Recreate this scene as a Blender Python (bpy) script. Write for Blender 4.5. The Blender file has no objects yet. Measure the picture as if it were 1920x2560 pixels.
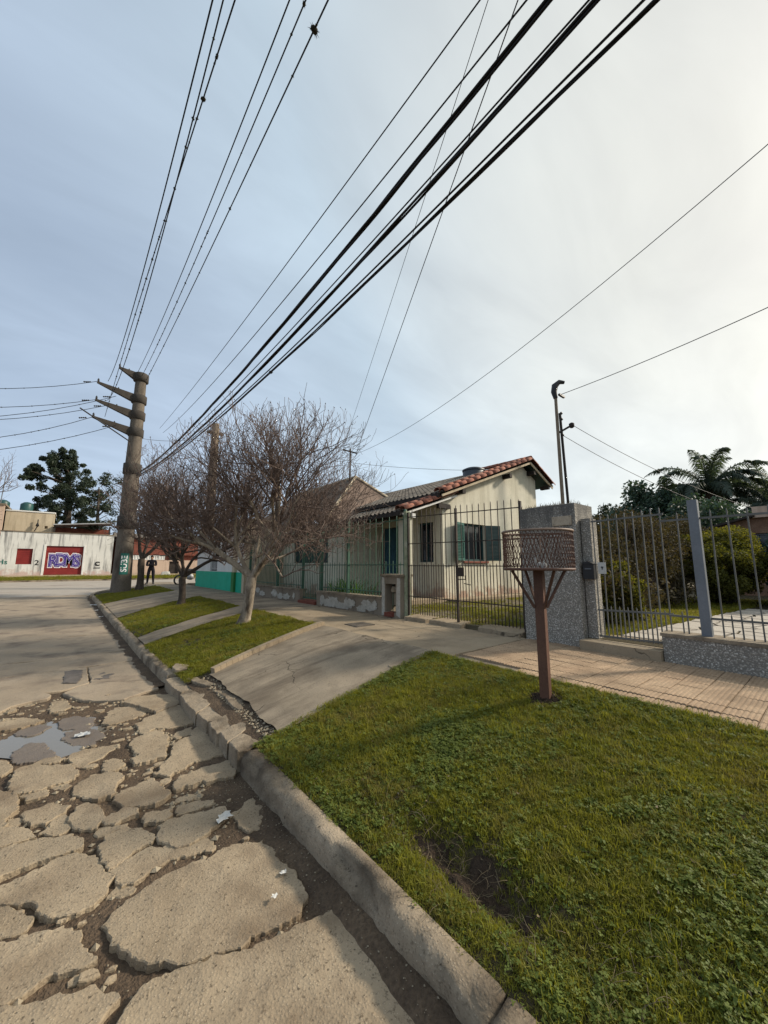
import bpy, bmesh, math, random
import numpy as np
from mathutils import Vector, Matrix, noise, geometry

random.seed(7); RNG = np.random.default_rng(7)
scene = bpy.context.scene
COL = scene.collection
R = math.radians

# ------------------------------------------------------------------ camera
cam_d = bpy.data.cameras.new("camera")
cam = bpy.data.objects.new("camera", cam_d); COL.objects.link(cam)
cam.location = (0, 0, 1.6)
cam.rotation_euler = (R(90 + 8.2), 0, R(-39.4))
cam_d.sensor_fit = 'VERTICAL'; cam_d.sensor_height = 36.0
cam_d.lens = 940 / 2560 * 36.0
cam_d.clip_start = 0.05; cam_d.clip_end = 3000
scene.camera = cam

# ------------------------------------------------------------------ sky and sun
SUN_AZ = -27.0      # degrees from +X towards +Y
SUN_EL = 32.0
sd = Vector((math.cos(R(SUN_EL)) * math.cos(R(SUN_AZ)), math.cos(R(SUN_EL)) * math.sin(R(SUN_AZ)), math.sin(R(SUN_EL))))
world = bpy.data.worlds.new("World"); scene.world = world; world.use_nodes = True
wn = world.node_tree.nodes; wl = world.node_tree.links; wn.clear()
out = wn.new('ShaderNodeOutputWorld'); bg = wn.new('ShaderNodeBackground')
sky = wn.new('ShaderNodeTexSky'); sky.sky_type = 'NISHITA'; sky.sun_disc = False
sky.sun_elevation = R(SUN_EL); sky.sun_rotation = math.atan2(sd.x, sd.y)
sky.altitude = 20; sky.air_density = 1.0; sky.dust_density = 3.0; sky.ozone_density = 1.6
# thin veil of high cloud, over the whole sky
tc = wn.new('ShaderNodeTexCoord')
sep = wn.new('ShaderNodeSeparateXYZ'); wl.new(tc.outputs['Generated'], sep.inputs[0])
addz = wn.new('ShaderNodeMath'); addz.operation = 'ADD'; addz.inputs[1].default_value = 0.22
wl.new(sep.outputs['Z'], addz.inputs[0])
mx = wn.new('ShaderNodeMath'); mx.operation = 'MAXIMUM'; mx.inputs[1].default_value = 0.1
wl.new(addz.outputs[0], mx.inputs[0])
comb = wn.new('ShaderNodeCombineXYZ')
for i, ax in enumerate('XY'):
    dv = wn.new('ShaderNodeMath'); dv.operation = 'DIVIDE'
    wl.new(sep.outputs[ax], dv.inputs[0]); wl.new(mx.outputs[0], dv.inputs[1]); wl.new(dv.outputs[0], comb.inputs[i])
mp = wn.new('ShaderNodeMapping'); mp.inputs['Rotation'].default_value = (0, 0, R(35)); mp.inputs['Scale'].default_value = (1.0, 2.3, 1)
wl.new(comb.outputs[0], mp.inputs[0])
nz = wn.new('ShaderNodeTexNoise'); nz.inputs['Scale'].default_value = 0.75; nz.inputs['Detail'].default_value = 5; nz.inputs['Roughness'].default_value = 0.5
wl.new(mp.outputs[0], nz.inputs['Vector'])
rp = wn.new('ShaderNodeMapRange'); rp.inputs['From Min'].default_value = 0.28; rp.inputs['From Max'].default_value = 0.75
rp.inputs['To Min'].default_value = 0.62; rp.inputs['To Max'].default_value = 0.97
wl.new(nz.outputs[0], rp.inputs['Value'])
# the veil scatters more light towards the sun
vd = wn.new('ShaderNodeVectorMath'); vd.operation = 'DOT_PRODUCT'; vd.inputs[1].default_value = sd
wl.new(tc.outputs['Generated'], vd.inputs[0])
ph = wn.new('ShaderNodeMapRange'); ph.interpolation_type = 'SMOOTHSTEP'
ph.inputs['From Min'].default_value = -0.15; ph.inputs['From Max'].default_value = 1.0
wl.new(vd.outputs['Value'], ph.inputs['Value'])
cr = wn.new('ShaderNodeValToRGB')
cr.color_ramp.elements[0].color = (5.3, 6.5, 8.1, 1); cr.color_ramp.elements[1].color = (9.8, 9.75, 8.8, 1)
e = cr.color_ramp.elements.new(0.45); e.color = (6.8, 8.2, 9.3, 1)
wl.new(ph.outputs[0], cr.inputs[0])
nz2 = wn.new('ShaderNodeTexNoise'); nz2.inputs['Scale'].default_value = 1.6; nz2.inputs['Detail'].default_value = 6; nz2.inputs['Roughness'].default_value = 0.55; nz2.inputs['Distortion'].default_value = 0.6
wl.new(mp.outputs[0], nz2.inputs['Vector'])
br = wn.new('ShaderNodeMapRange'); br.inputs['From Min'].default_value = 0.3; br.inputs['From Max'].default_value = 0.7; br.inputs['To Min'].default_value = 0.92; br.inputs['To Max'].default_value = 1.09
wl.new(nz2.outputs[0], br.inputs['Value'])
hz = wn.new('ShaderNodeMapRange'); hz.interpolation_type = 'SMOOTHSTEP'; hz.inputs['From Min'].default_value = 0.0; hz.inputs['From Max'].default_value = 0.55; hz.inputs['To Min'].default_value = 1.16; hz.inputs['To Max'].default_value = 1.0
wl.new(sep.outputs['Z'], hz.inputs['Value'])
bm = wn.new('ShaderNodeMath'); bm.operation = 'MULTIPLY'; wl.new(br.outputs[0], bm.inputs[0]); wl.new(hz.outputs[0], bm.inputs[1])
vm = wn.new('ShaderNodeVectorMath'); vm.operation = 'SCALE'; wl.new(cr.outputs[0], vm.inputs[0]); wl.new(bm.outputs[0], vm.inputs['Scale'])
mixc = wn.new('ShaderNodeMix'); mixc.data_type = 'RGBA'
wl.new(rp.outputs[0], mixc.inputs['Factor']); wl.new(sky.outputs[0], mixc.inputs[6]); wl.new(vm.outputs[0], mixc.inputs[7])
wl.new(mixc.outputs[2], bg.inputs['Color']); bg.inputs['Strength'].default_value = 0.09
wl.new(bg.outputs[0], out.inputs[0])

sl = bpy.data.lights.new("sun", 'SUN'); sl.energy = 4.4; sl.angle = R(5.0); sl.color = (1.0, 0.90, 0.75)
so = bpy.data.objects.new("sun", sl); COL.objects.link(so)
so.rotation_euler = sd.to_track_quat('Z', 'Y').to_euler(); so.location = (20, -10, 20)

vs = scene.view_settings
vs.view_transform = 'Standard'; vs.look = 'None'; vs.gamma = 1.0; vs.exposure = 0.16; vs.use_curve_mapping = False

# ------------------------------------------------------------------ helpers
def lin(c):
    return tuple((v / 12.92 if v <= .04045 else ((v + .055) / 1.055) ** 2.4) for v in [x / 255 for x in c])

class MB:
    """collects faces of one mesh, in world coordinates"""
    def __init__(s): s.v = []; s.f = []; s.m = []; s.sm = []
    def add(s, vs_, fs, mi=0, smooth=False):
        o = len(s.v); s.v += [tuple(v) for v in vs_]
        for f in fs: s.f.append(tuple(i + o for i in f)); s.m.append(mi); s.sm.append(smooth)
    def box(s, a, b, mi=0):
        x0, y0, z0 = a; x1, y1, z1 = b
        s.add([(x0,y0,z0),(x1,y0,z0),(x1,y1,z0),(x0,y1,z0),(x0,y0,z1),(x1,y0,z1),(x1,y1,z1),(x0,y1,z1)],
              [(3,2,1,0),(4,5,6,7),(0,1,5,4),(1,2,6,5),(2,3,7,6),(3,0,4,7)], mi)
    def bar(s, p, q, w, d, mi=0, up=(0,0,1), w2=None, d2=None):
        p = Vector(p); q = Vector(q); t = (q - p).normalized(); u = Vector(up)
        if abs(t.dot(u)) > .98: u = Vector((1,0,0))
        a = t.cross(u).normalized(); b = a.cross(t).normalized()
        w2 = w if w2 is None else w2; d2 = d if d2 is None else d2
        c = []
        for P, ww, dd in ((p, w, d), (q, w2, d2)):
            for i, j in ((-1,-1),(1,-1),(1,1),(-1,1)): c.append(P + a*(i*ww/2) + b*(j*dd/2))
        s.add(c, [(3,2,1,0),(4,5,6,7),(0,1,5,4),(1,2,6,5),(2,3,7,6),(3,0,4,7)], mi)
    def tube(s, pts, rad, n=6, mi=0, cap=True, smooth=True):
        pts = [Vector(p) for p in pts]; k = len(pts)
        rad = [rad]*k if isinstance(rad, (int, float)) else rad
        vs_ = []; a = None
        for i in range(k):
            t = (pts[min(i+1,k-1)] - pts[max(i-1,0)])
            t = t.normalized() if t.length > 1e-9 else Vector((0,0,1))
            if a is None:
                u = Vector((0,0,1)) if abs(t.z) < .9 else Vector((1,0,0))
                a = t.cross(u).normalized()
            else:
                a = (a - t*a.dot(t)); a = a.normalized() if a.length > 1e-6 else t.orthogonal().normalized()
            b = t.cross(a)
            for j in range(n):
                th = 2*math.pi*j/n; vs_.append(pts[i] + (a*math.cos(th) + b*math.sin(th))*rad[i])
        fs = [(i*n+j, i*n+(j+1)%n, (i+1)*n+(j+1)%n, (i+1)*n+j) for i in range(k-1) for j in range(n)]
        s.add(vs_, fs, mi, smooth)
        if cap:
            s.add(vs_[:n], [tuple(reversed(range(n)))], mi); s.add(vs_[-n:], [tuple(range(n))], mi)
    def lathe(s, c, prof, n=24, mi=0, smooth=True):
        vs_ = []; c = Vector(c)
        for r, z in prof:
            for j in range(n):
                th = 2*math.pi*j/n; vs_.append(c + Vector((r*math.cos(th), r*math.sin(th), z)))
        k = len(prof)
        s.add(vs_, [(i*n+j, i*n+(j+1)%n, (i+1)*n+(j+1)%n, (i+1)*n+j) for i in range(k-1) for j in range(n)], mi, smooth)
        s.add(vs_[:n], [tuple(reversed(range(n)))], mi); s.add(vs_[-n:], [tuple(range(n))], mi)
    def poly(s, pts, mi=0): s.add(pts, [tuple(range(len(pts)))], mi)
    def prism(s, base, ext, mi=0):
        base = [Vector(p) for p in base]; n = len(base); e_ = Vector(ext)
        s.add(base + [p+e_ for p in base], [tuple(range(n-1,-1,-1)), tuple(range(n,2*n))] + [(i,(i+1)%n,n+(i+1)%n,n+i) for i in range(n)], mi)
    def mesh(s, name, off=(0,0,0)):
        me = bpy.data.meshes.new(name)
        ox, oy, oz = off
        me.from_pydata([(x-ox, y-oy, z-oz) for x, y, z in s.v], [], s.f)
        if len(me.polygons) == len(s.m):
            me.polygons.foreach_set('material_index', s.m); me.polygons.foreach_set('use_smooth', s.sm)
        me.update(); return me

WL = {}
def props(o, label=None, cat=None, group=None, kind=None):
    if label: o['label'] = label
    if cat: o['category'] = cat
    if group: o['group'] = group
    if kind: o['kind'] = kind
    return o
def root(name, label, cat, loc, group=None):
    o = bpy.data.objects.new(name, None); COL.objects.link(o); o.location = loc; o.empty_display_size = .2
    WL[o.name] = Vector(loc); return props(o, label, cat, group)
def setm(me, m):
    for x in (m if isinstance(m, (list, tuple)) else [m]): me.materials.append(x)
def part(name, mb, m, parent, kind=None, label=None):
    w = WL[parent.name]; me = mb.mesh(name, w); setm(me, m)
    o = bpy.data.objects.new(name, me); COL.objects.link(o); o.parent = parent; WL[o.name] = w
    return props(o, label, kind=kind)
def piece(name, me, parent, loc=(0,0,0), rot=(0,0,0), scale=(1,1,1)):
    o = bpy.data.objects.new(name, me); COL.objects.link(o); o.parent = parent
    o.location = Vector(loc) - WL[parent.name]; o.rotation_euler = rot; o.scale = scale
    return o
def thing(name, mb, m, label=None, cat=None, group=None, kind=None, loc=(0,0,0)):
    me = mb.mesh(name, loc); setm(me, m); o = bpy.data.objects.new(name, me); COL.objects.link(o); o.location = loc
    WL[o.name] = Vector(loc); return props(o, label, cat, group, kind)
def npmesh(name, V, F, m, smooth=False):
    me = bpy.data.meshes.new(name); V = np.asarray(V, np.float32); F = np.asarray(F, np.int32); n = F.shape[1]
    me.vertices.add(len(V)); me.vertices.foreach_set('co', V.ravel())
    me.loops.add(F.size); me.loops.foreach_set('vertex_index', F.ravel())
    me.polygons.add(len(F)); me.polygons.foreach_set('loop_start', np.arange(0, F.size, n, dtype=np.int32))
    me.polygons.foreach_set('loop_total', np.full(len(F), n, np.int32))
    me.polygons.foreach_set('use_smooth', np.full(len(F), smooth))
    me.update(calc_edges=True); setm(me, m); return me
def obj(name, me, parent=None, loc=(0,0,0), **k):
    o = bpy.data.objects.new(name, me); COL.objects.link(o)
    if parent: o.parent = parent; WL[o.name] = WL[parent.name]
    else: o.location = loc; WL[o.name] = Vector(loc)
    return props(o, **k)
def ns(x, y, z=0, s=1.0): return noise.noise(Vector((x*s, y*s, z*s)))
def fbm(x, y, z=0, s=1.0): return noise.fractal(Vector((x*s, y*s, z*s)), 1.0, 2.0, 4)

def wall(mb, o, u, n, W, H, t, holes=(), mi=0):
    """upright wall panel: o bottom corner, u unit along, n unit outward; rectangular holes (u0,u1,v0,v1) cut right through"""
    o = Vector(o); u = Vector(u); n = Vector(n); z = Vector((0,0,1))
    us = sorted({0, W, *[h[0] for h in holes], *[h[1] for h in holes]}); vs_ = sorted({0, H, *[h[2] for h in holes], *[h[3] for h in holes]})
    inh = lambda a, b: any(h[0] <= a <= h[1] and h[2] <= b <= h[3] for h in holes)
    P = lambda a, b, d: o + u*a + z*b - n*d
    flip = u.cross(z).dot(n) < 0
    def q(p):
        mb.add(p, [(0,1,2,3)] if not flip else [(3,2,1,0)], mi)
    for i in range(len(us)-1):
        for j in range(len(vs_)-1):
            a0, a1, b0, b1 = us[i], us[i+1], vs_[j], vs_[j+1]
            if inh((a0+a1)/2, (b0+b1)/2): continue
            q([P(a0,b0,0),P(a1,b0,0),P(a1,b1,0),P(a0,b1,0)]); q([P(a1,b0,t),P(a0,b0,t),P(a0,b1,t),P(a1,b1,t)])
    for a0, a1, b0, b1 in holes:
        q([P(a0,b0,0),P(a0,b0,t),P(a1,b0,t),P(a1,b0,0)]); q([P(a0,b1,0),P(a1,b1,0),P(a1,b1,t),P(a0,b1,t)])
        q([P(a0,b0,0),P(a0,b1,0),P(a0,b1,t),P(a0,b0,t)]); q([P(a1,b0,0),P(a1,b0,t),P(a1,b1,t),P(a1,b1,0)])
    q([P(0,H,0),P(W,H,0),P(W,H,t),P(0,H,t)]); q([P(0,0,0),P(0,0,t),P(W,0,t),P(W,0,0)])
    q([P(0,0,0),P(0,H,0),P(0,H,t),P(0,0,t)]); q([P(W,0,0),P(W,0,t),P(W,H,t),P(W,H,0)])

# ------------------------------------------------------------------ materials
class NT:
    def __init__(s, name):
        s.m = bpy.data.materials.new(name); s.m.use_nodes = True; s.t = s.m.node_tree; s.n = s.t.nodes; s.l = s.t.links
        s.b = s.n['Principled BSDF']; s.o = s.n['Material Output']
        s.geo = s.n.new('ShaderNodeNewGeometry')
    def pos(s, scale=(1,1,1), obj=False):
        mp = s.n.new('ShaderNodeMapping'); mp.inputs['Scale'].default_value = scale
        if obj:
            tcn = s.n.new('ShaderNodeTexCoord'); s.l.new(tcn.outputs['Object'], mp.inputs[0])
        else: s.l.new(s.geo.outputs['Position'], mp.inputs[0])
        return mp.outputs[0]
    def noise(s, vec, scale, detail=4, rough=.55):
        n = s.n.new('ShaderNodeTexNoise'); n.inputs['Scale'].default_value = scale; n.inputs['Detail'].default_value = detail
        n.inputs['Roughness'].default_value = rough; s.l.new(vec, n.inputs['Vector']); return n.outputs[0]
    def vor(s, vec, scale, feat='F1'):
        n = s.n.new('ShaderNodeTexVoronoi'); n.inputs['Scale'].default_value = scale; n.feature = feat
        s.l.new(vec, n.inputs['Vector']); return n.outputs['Distance']
    def rng(s, v, a, b, c=0., d=1.):
        n = s.n.new('ShaderNodeMapRange'); n.inputs[1].default_value = a; n.inputs[2].default_value = b
        n.inputs[3].default_value = c; n.inputs[4].default_value = d; s.l.new(v, n.inputs[0]); return n.outputs[0]
    def math(s, op, a, b):
        n = s.n.new('ShaderNodeMath'); n.operation = op
        for i, v in enumerate((a, b)):
            if isinstance(v, (int, float)): n.inputs[i].default_value = v
            else: s.l.new(v, n.inputs[i])
        return n.outputs[0]
    def mix(s, f, a, b, mode='MIX'):
        n = s.n.new('ShaderNodeMix'); n.data_type = 'RGBA'; n.blend_type = mode
        if isinstance(f, (int, float)): n.inputs[0].default_value = f
        else: s.l.new(f, n.inputs[0])
        for i, v in ((6, a), (7, b)):
            if isinstance(v, tuple): n.inputs[i].default_value = (*v[:3], 1)
            else: s.l.new(v, n.inputs[i])
        return n.outputs[2]
    def bump(s, h, strength=.3, dist=.01):
        n = s.n.new('ShaderNodeBump'); n.inputs['Strength'].default_value = strength; n.inputs['Distance'].default_value = dist
        s.l.new(h, n.inputs['Height']); s.l.new(n.outputs[0], s.b.inputs['Normal']); return n
    def done(s, col, rough=.9, spec=.25, metal=0):
        if isinstance(col, tuple): s.b.inputs['Base Color'].default_value = (*col[:3], 1)
        else: s.l.new(col, s.b.inputs['Base Color'])
        if isinstance(rough, (int, float)): s.b.inputs['Roughness'].default_value = rough
        else: s.l.new(rough, s.b.inputs['Roughness'])
        s.b.inputs['Specular IOR Level'].default_value = spec; s.b.inputs['Metallic'].default_value = metal
        return s.m

def plain(name, c1, c2, scale=3., fine=60., fstr=.35, bump=.3, bd=.006, rough=.88, spec=.25, metal=0, dark=None, dscale=1.2, dlo=.52, dhi=.7, stretch=(1,1,1), obj=False):
    t = NT(name); p = t.pos(stretch, obj)
    c = t.mix(t.rng(t.noise(p, scale, 6), .3, .7), c1, c2)
    f = t.noise(p, fine, 3)
    c = t.mix(fstr, c, t.mix(t.rng(f, .3, .7), (.55,.55,.55), (1.35,1.35,1.35)), 'MULTIPLY')
    if dark: c = t.mix(t.rng(t.noise(p, dscale, 8, .65), dlo, dhi), c, dark)
    if bump: t.bump(f, bump, bd)
    return t.done(c, rough, spec, metal)

def speckled(name, base1, base2, spot, light, ascale=110, bumpd=.006, wet=None, scale=2.2, dirt=None, dirtlo=.5, dirthi=.68, cracks=0, streak=None):
    """weathered concrete with its aggregate showing"""
    t = NT(name); p = t.pos()
    c = t.mix(t.rng(t.noise(p, scale, 7, .6), .3, .72), base1, base2)
    v = t.vor(p, ascale); n2 = t.noise(p, ascale*.75, 5, .75)
    c = t.mix(t.math('MULTIPLY', t.rng(n2, .54, .66), .8), c, spot)
    c = t.mix(t.math('MULTIPLY', t.rng(v, .22, .05), .55), c, light)
    if streak:
        c = t.mix(t.rng(t.noise(t.pos(streak), 1.0, 6, .6), .46, .66, 0, .85), c, dirt)
    pit = t.noise(p, 38, 2, .5); pits = t.rng(pit, .70, .76)
    c = t.mix(t.math('MULTIPLY', pits, .75), c, tuple(x*.25 for x in spot))
    if dirt: c = t.mix(t.rng(t.noise(p, 1.7, 7, .6), dirtlo, dirthi), c, dirt)
    if cracks:
        nv = t.n.new('ShaderNodeTexNoise'); nv.inputs['Scale'].default_value = 2.5; nv.inputs['Detail'].default_value = 5; t.l.new(p, nv.inputs['Vector'])
        av = t.n.new('ShaderNodeVectorMath'); av.operation = 'MULTIPLY_ADD'; av.inputs[1].default_value = (.5,.5,.5); t.l.new(nv.outputs['Color'], av.inputs[0]); t.l.new(p, av.inputs[2])
        ve = t.vor(av.outputs[0], cracks, 'DISTANCE_TO_EDGE'); ck_ = t.math('MULTIPLY', t.rng(ve, .002, .010, 1, 0), t.rng(t.noise(p, 1.1, 3), .50, .56))
        c = t.mix(t.math('MULTIPLY', ck_, .85), c, tuple(x*.3 for x in spot)); pits = t.math('ADD', pits, ck_)
    h = t.math('ADD', t.math('MULTIPLY', t.rng(v, 0, .6), -.5), t.math('SUBTRACT', n2, t.math('MULTIPLY', pits, .8)))
    t.bump(h, .6, bumpd*.75)
    return t.done(c, .9 if wet is None else wet, .25 if wet is None else .5)

M = {}
M['slab'] = speckled('slab_concrete', (.240,.186,.124), (.350,.278,.190), (.058,.042,.028), (.62,.52,.39), 85, .009, scale=3.2, dirt=(.165,.120,.078), dirtlo=.5, dirthi=.70)
M['slab_far'] = speckled('far_slab_concrete', (.25,.20,.143), (.335,.27,.196), (.12,.092,.066), (.40,.335,.26), 80, .003, scale=1.2, dirt=(.12,.092,.072), dirtlo=.5, dirthi=.74)
M['slab_wet'] = speckled('wet_slab_concrete', (.125,.10,.08), (.175,.142,.112), (.08,.063,.05), (.21,.175,.14), wet=.6)
M['mud'] = plain('gutter_mud', (.060,.041,.027), (.125,.088,.057), 3.5, 55, .7, 1.0, .02, .93, dark=(.06,.042,.029), dscale=1.6)
M['kerb'] = speckled('kerb_concrete', (.215,.17,.118), (.33,.268,.195), (.09,.068,.046), (.52,.45,.35), 75, .010, scale=4, dirt=(.075,.056,.038), dirtlo=.47, dirthi=.64)
M['walk'] = speckled('pavement_concrete', (.215,.174,.124), (.330,.270,.195), (.11,.085,.062), (.34,.29,.225), 110, .005, scale=2.2, cracks=1.3, streak=(.7,4.5,1), dirt=(.105,.082,.06), dirtlo=.5, dirthi=.78)
M['walk_tan'] = speckled('pavement_tan', (.265,.205,.135), (.36,.285,.195), (.17,.13,.09), (.42,.35,.26), 120, .003, scale=1.9, cracks=.9, dirt=(.155,.12,.082), dirtlo=.5, dirthi=.8)
M['tile'] = plain('pavement_tile', (.325,.225,.145), (.40,.29,.19), 2.5, 40, .45, .3, .003, .9, dark=(.235,.165,.105), dscale=1.8, dlo=.48, dhi=.68)
M['soil'] = plain('verge_soil', (.040,.033,.016), (.080,.062,.030), 6, 70, .7, 1.0, .02, .95)
M['bank'] = plain('bare_earth', (.030,.020,.013), (.065,.043,.027), 8, 60, .7, 1.0, .03, .95)
M['earth'] = plain('ground_earth', (.11,.09,.055), (.17,.14,.085), .6, 20, .5, .5, .02, .95)
M['road2'] = plain('cross_road', (.29,.26,.22), (.36,.32,.275), .5, 18, .25, .2, .004, .85, dark=(.22,.19,.16), dscale=.5)
M['iron_dark'] = plain('dark_iron', (.018,.014,.012), (.05,.033,.022), 14, 90, .5, .3, .002, .6, .4)
M['iron_green'] = plain('green_painted_iron', (.030,.085,.058), (.055,.13,.085), 8, 60, .5, .2, .002, .55, .4, dark=(.06,.035,.02), dscale=9, dlo=.62, dhi=.72)
M['iron_bar'] = plain('dull_iron_bar', (.075,.075,.07), (.14,.14,.13), 3, 60, .3, .1, .001, .55, .4)
M['iron_grey'] = plain('grey_painted_iron', (.12,.135,.155), (.17,.185,.205), 3, 60, .2, .1, .001, .5, .4)
M['rust'] = plain('brown_painted_steel', (.088,.040,.026), (.125,.060,.038), 6, 70, .35, .25, .002, .62, .35, dark=(.055,.026,.018), dscale=4)
M['rust_lt'] = plain('worn_brown_steel', (.16,.10,.072), (.25,.175,.13), 9, 80, .4, .25, .002, .6, .35)
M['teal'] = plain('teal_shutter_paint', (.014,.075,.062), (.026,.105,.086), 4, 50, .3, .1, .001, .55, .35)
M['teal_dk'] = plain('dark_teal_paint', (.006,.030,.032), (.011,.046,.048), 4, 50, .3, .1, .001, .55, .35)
M['blue'] = plain('blue_door_paint', (.025,.085,.13), (.04,.12,.17), 4, 50, .3, .1, .001, .5, .35)
M['glass'] = NT('window_glass').done((.012,.015,.018), .08, .5)
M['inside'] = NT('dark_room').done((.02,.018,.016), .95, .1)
M['roofred'] = plain('red_clay_tile', (.22,.075,.046), (.33,.135,.086), 9, 60, .5, .3, .003, .85, dark=(.11,.075,.06), dscale=6, dlo=.48, dhi=.66)
M['roofgrey'] = plain('weathered_roof', (.12,.105,.09), (.22,.195,.165), 5, 40, .5, .4, .006, .92, dark=(.05,.043,.036), dscale=2.5, dlo=.48, dhi=.66)
M['wood_dk'] = plain('dark_timber', (.022,.018,.016), (.045,.036,.03), 6, 50, .5, .3, .003, .8)
M['white'] = plain('white_paint', (.62,.61,.58), (.72,.71,.68), 2, 40, .15, .1, .002, .8)
M['mint'] = plain('mint_green_paint', (.012,.33,.205), (.02,.40,.26), 2, 30, .2, .15, .002, .7)
M['mint_dk'] = plain('grass_green_paint', (.03,.16,.045), (.045,.20,.06), 2, 30, .2, .15, .002, .7)
M['redpaint'] = plain('dark_red_paint', (.17,.018,.018), (.24,.03,.026), 2, 30, .35, .1, .002, .6)
M['brickbrown'] = plain('brown_brick', (.15,.085,.055), (.22,.135,.09), 5, 30, .5, .3, .006, .9)
M['brickred'] = plain('red_brick', (.16,.05,.034), (.23,.08,.055), 5, 30, .5, .3, .006, .9)
M['purple'] = plain('purple_spray', (.045,.022,.20), (.07,.035,.27), 4, 30, .3, .1, .001, .6)
M['spraywhite'] = plain('white_spray', (.70,.68,.70), (.78,.76,.77), 4, 30, .1, .05, .001, .6)
M['black'] = plain('black_plastic', (.008,.008,.009), (.018,.018,.02), 5, 40, .3, .1, .002, .5, .4)
M['cable'] = plain('black_cable', (.006,.006,.008), (.014,.014,.017), 30, 200, .3, 0, .002, .55, .3)
M['airplant'] = plain('air_plant', (.018,.018,.012), (.05,.045,.03), 30, 200, .3, 0, .002, .9)
M['poleconc'] = plain('pole_concrete', (.11,.092,.074), (.165,.14,.113), 3, 45, .6, .6, .008, .92, dark=(.06,.05,.04), dscale=2.2, dlo=.5, dhi=.66, stretch=(1,1,.35))
M['armconc'] = plain('dark_pole_concrete', (.042,.037,.032), (.072,.063,.054), 3, 45, .5, .5, .006, .92, dark=(.05,.04,.034), dscale=2)
M['mossy'] = plain('mossy_pale_paint', (.24,.28,.17), (.42,.42,.32), 5, 50, .4, .3, .004, .85, dark=(.12,.17,.09), dscale=3)
M['oldwood'] = plain('old_pole_wood', (.16,.125,.09), (.24,.195,.145), 6, 40, .5, .3, .004, .9, stretch=(1,1,.2))
M['signgreen'] = plain('green_poster', (.02,.11,.09), (.03,.15,.12), 5, 40, .3, 0, .002, .7)
M['tank'] = plain('green_tank_plastic', (.012,.05,.048), (.02,.075,.07), 2, 30, .2, .05, .002, .45, .4)
M['tank_dk'] = plain('dark_tank', (.03,.036,.045), (.05,.058,.068), 2, 30, .2, .05, .002, .5, .4)
M['cloth'] = plain('dark_clothes', (.010,.010,.014), (.022,.021,.027), 9, 120, .4, .4, .004, .95, .1)
M['skin'] = plain('skin', (.36,.20,.13), (.42,.25,.17), 20, 90, .15, .1, .001, .6)
M['hair'] = plain('dark_hair', (.012,.009,.008), (.03,.022,.018), 60, 200, .5, .4, .003, .7)
M['paper'] = plain('white_litter', (.44,.43,.40), (.56,.55,.52), 20, 90, .15, .2, .002, .7)
M['plaque'] = plain('plaque_stone', (.34,.28,.21), (.44,.37,.28), 20, 90, .4, .3, .002, .8)
M['bark'] = plain('pale_bark', (.22,.175,.13), (.40,.335,.255), 7, 40, .5, .6, .006, .9, dark=(.085,.062,.045), dscale=4, dlo=.5, dhi=.62, stretch=(1,1,.4))
M['twig'] = plain('twig_bark', (.105,.073,.061), (.19,.142,.118), 6, 60, .5, 0, .004, .9)
M['pod'] = plain('seed_pods', (.05,.032,.027), (.09,.058,.046), 20, 90, .4, 0, .004, .9)
M['bark_dk'] = plain('dark_bark', (.045,.034,.026), (.095,.075,.058), 7, 40, .5, .6, .008, .92)
M['tin'] = plain('tin_roof', (.33,.33,.33), (.45,.45,.44), 2, 30, .3, .1, .002, .45, .5, .3)
M['rubble'] = speckled('rubble_concrete', (.22,.18,.125), (.32,.27,.195), (.17,.13,.09), (.55,.5,.41), 110, .005)
M['bag'] = plain('plastic_scrap', (.33,.34,.34), (.46,.47,.47), 9, 60, .2, .3, .004, .4)

def plaster(name, base1, base2, streak, green=None, base_dirt=None, z0=.6, z1=1.3, slo=.5, shi=.72):
    t = NT(name); p = t.pos(); ps = t.pos((3.0,3.0,.28))
    c = t.mix(t.rng(t.noise(p, 1.1, 6, .6), .3, .7), base1, base2)
    c = t.mix(t.math('MULTIPLY', t.rng(t.noise(ps, 1.5, 6, .62), slo, shi), .75), c, streak)
    if green: c = t.mix(t.math('MULTIPLY', t.rng(t.noise(p, .9, 6, .7), .5, .72), .5), c, green)
    if base_dirt:
        sx = t.n.new('ShaderNodeSeparateXYZ'); t.l.new(t.geo.outputs['Position'], sx.inputs[0])
        f = t.math('ADD', t.rng(sx.outputs['Z'], z0, z1, 1, 0), t.rng(t.noise(p, 2.6, 7, .65), .2, .8, -.7, .7))
        c = t.mix(t.rng(f, .5, .85, 0, .85), c, base_dirt)
    n = t.noise(p, 28, 5, .65); t.bump(n, .35, .008)
    c = t.mix(.25, c, t.mix(t.rng(n, .3, .7), (.6,.6,.6), (1.3,1.3,1.3)), 'MULTIPLY')
    return t.done(c, .92, .2)
M['cream'] = plaster('cream_plaster', (.56,.52,.41), (.66,.625,.51), (.40,.37,.28), (.36,.37,.28), (.36,.23,.17), .6, 1.3, .46, .74)
M['flaky'] = plaster('flaking_wall', (.20,.165,.125), (.28,.235,.18), (.12,.095,.07), None, None)
M['streaky'] = plaster('streaked_white_wall', (.56,.55,.51), (.68,.67,.63), (.10,.10,.105), None, (.46,.33,.29), .9, 1.7, .5, .64)
M['dullcream'] = plaster('dull_cream_wall', (.45,.37,.26), (.53,.45,.33), (.26,.21,.15))
M['pinkwall'] = plaster('pinkish_wall', (.45,.33,.25), (.54,.41,.32), (.30,.21,.16))

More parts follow.
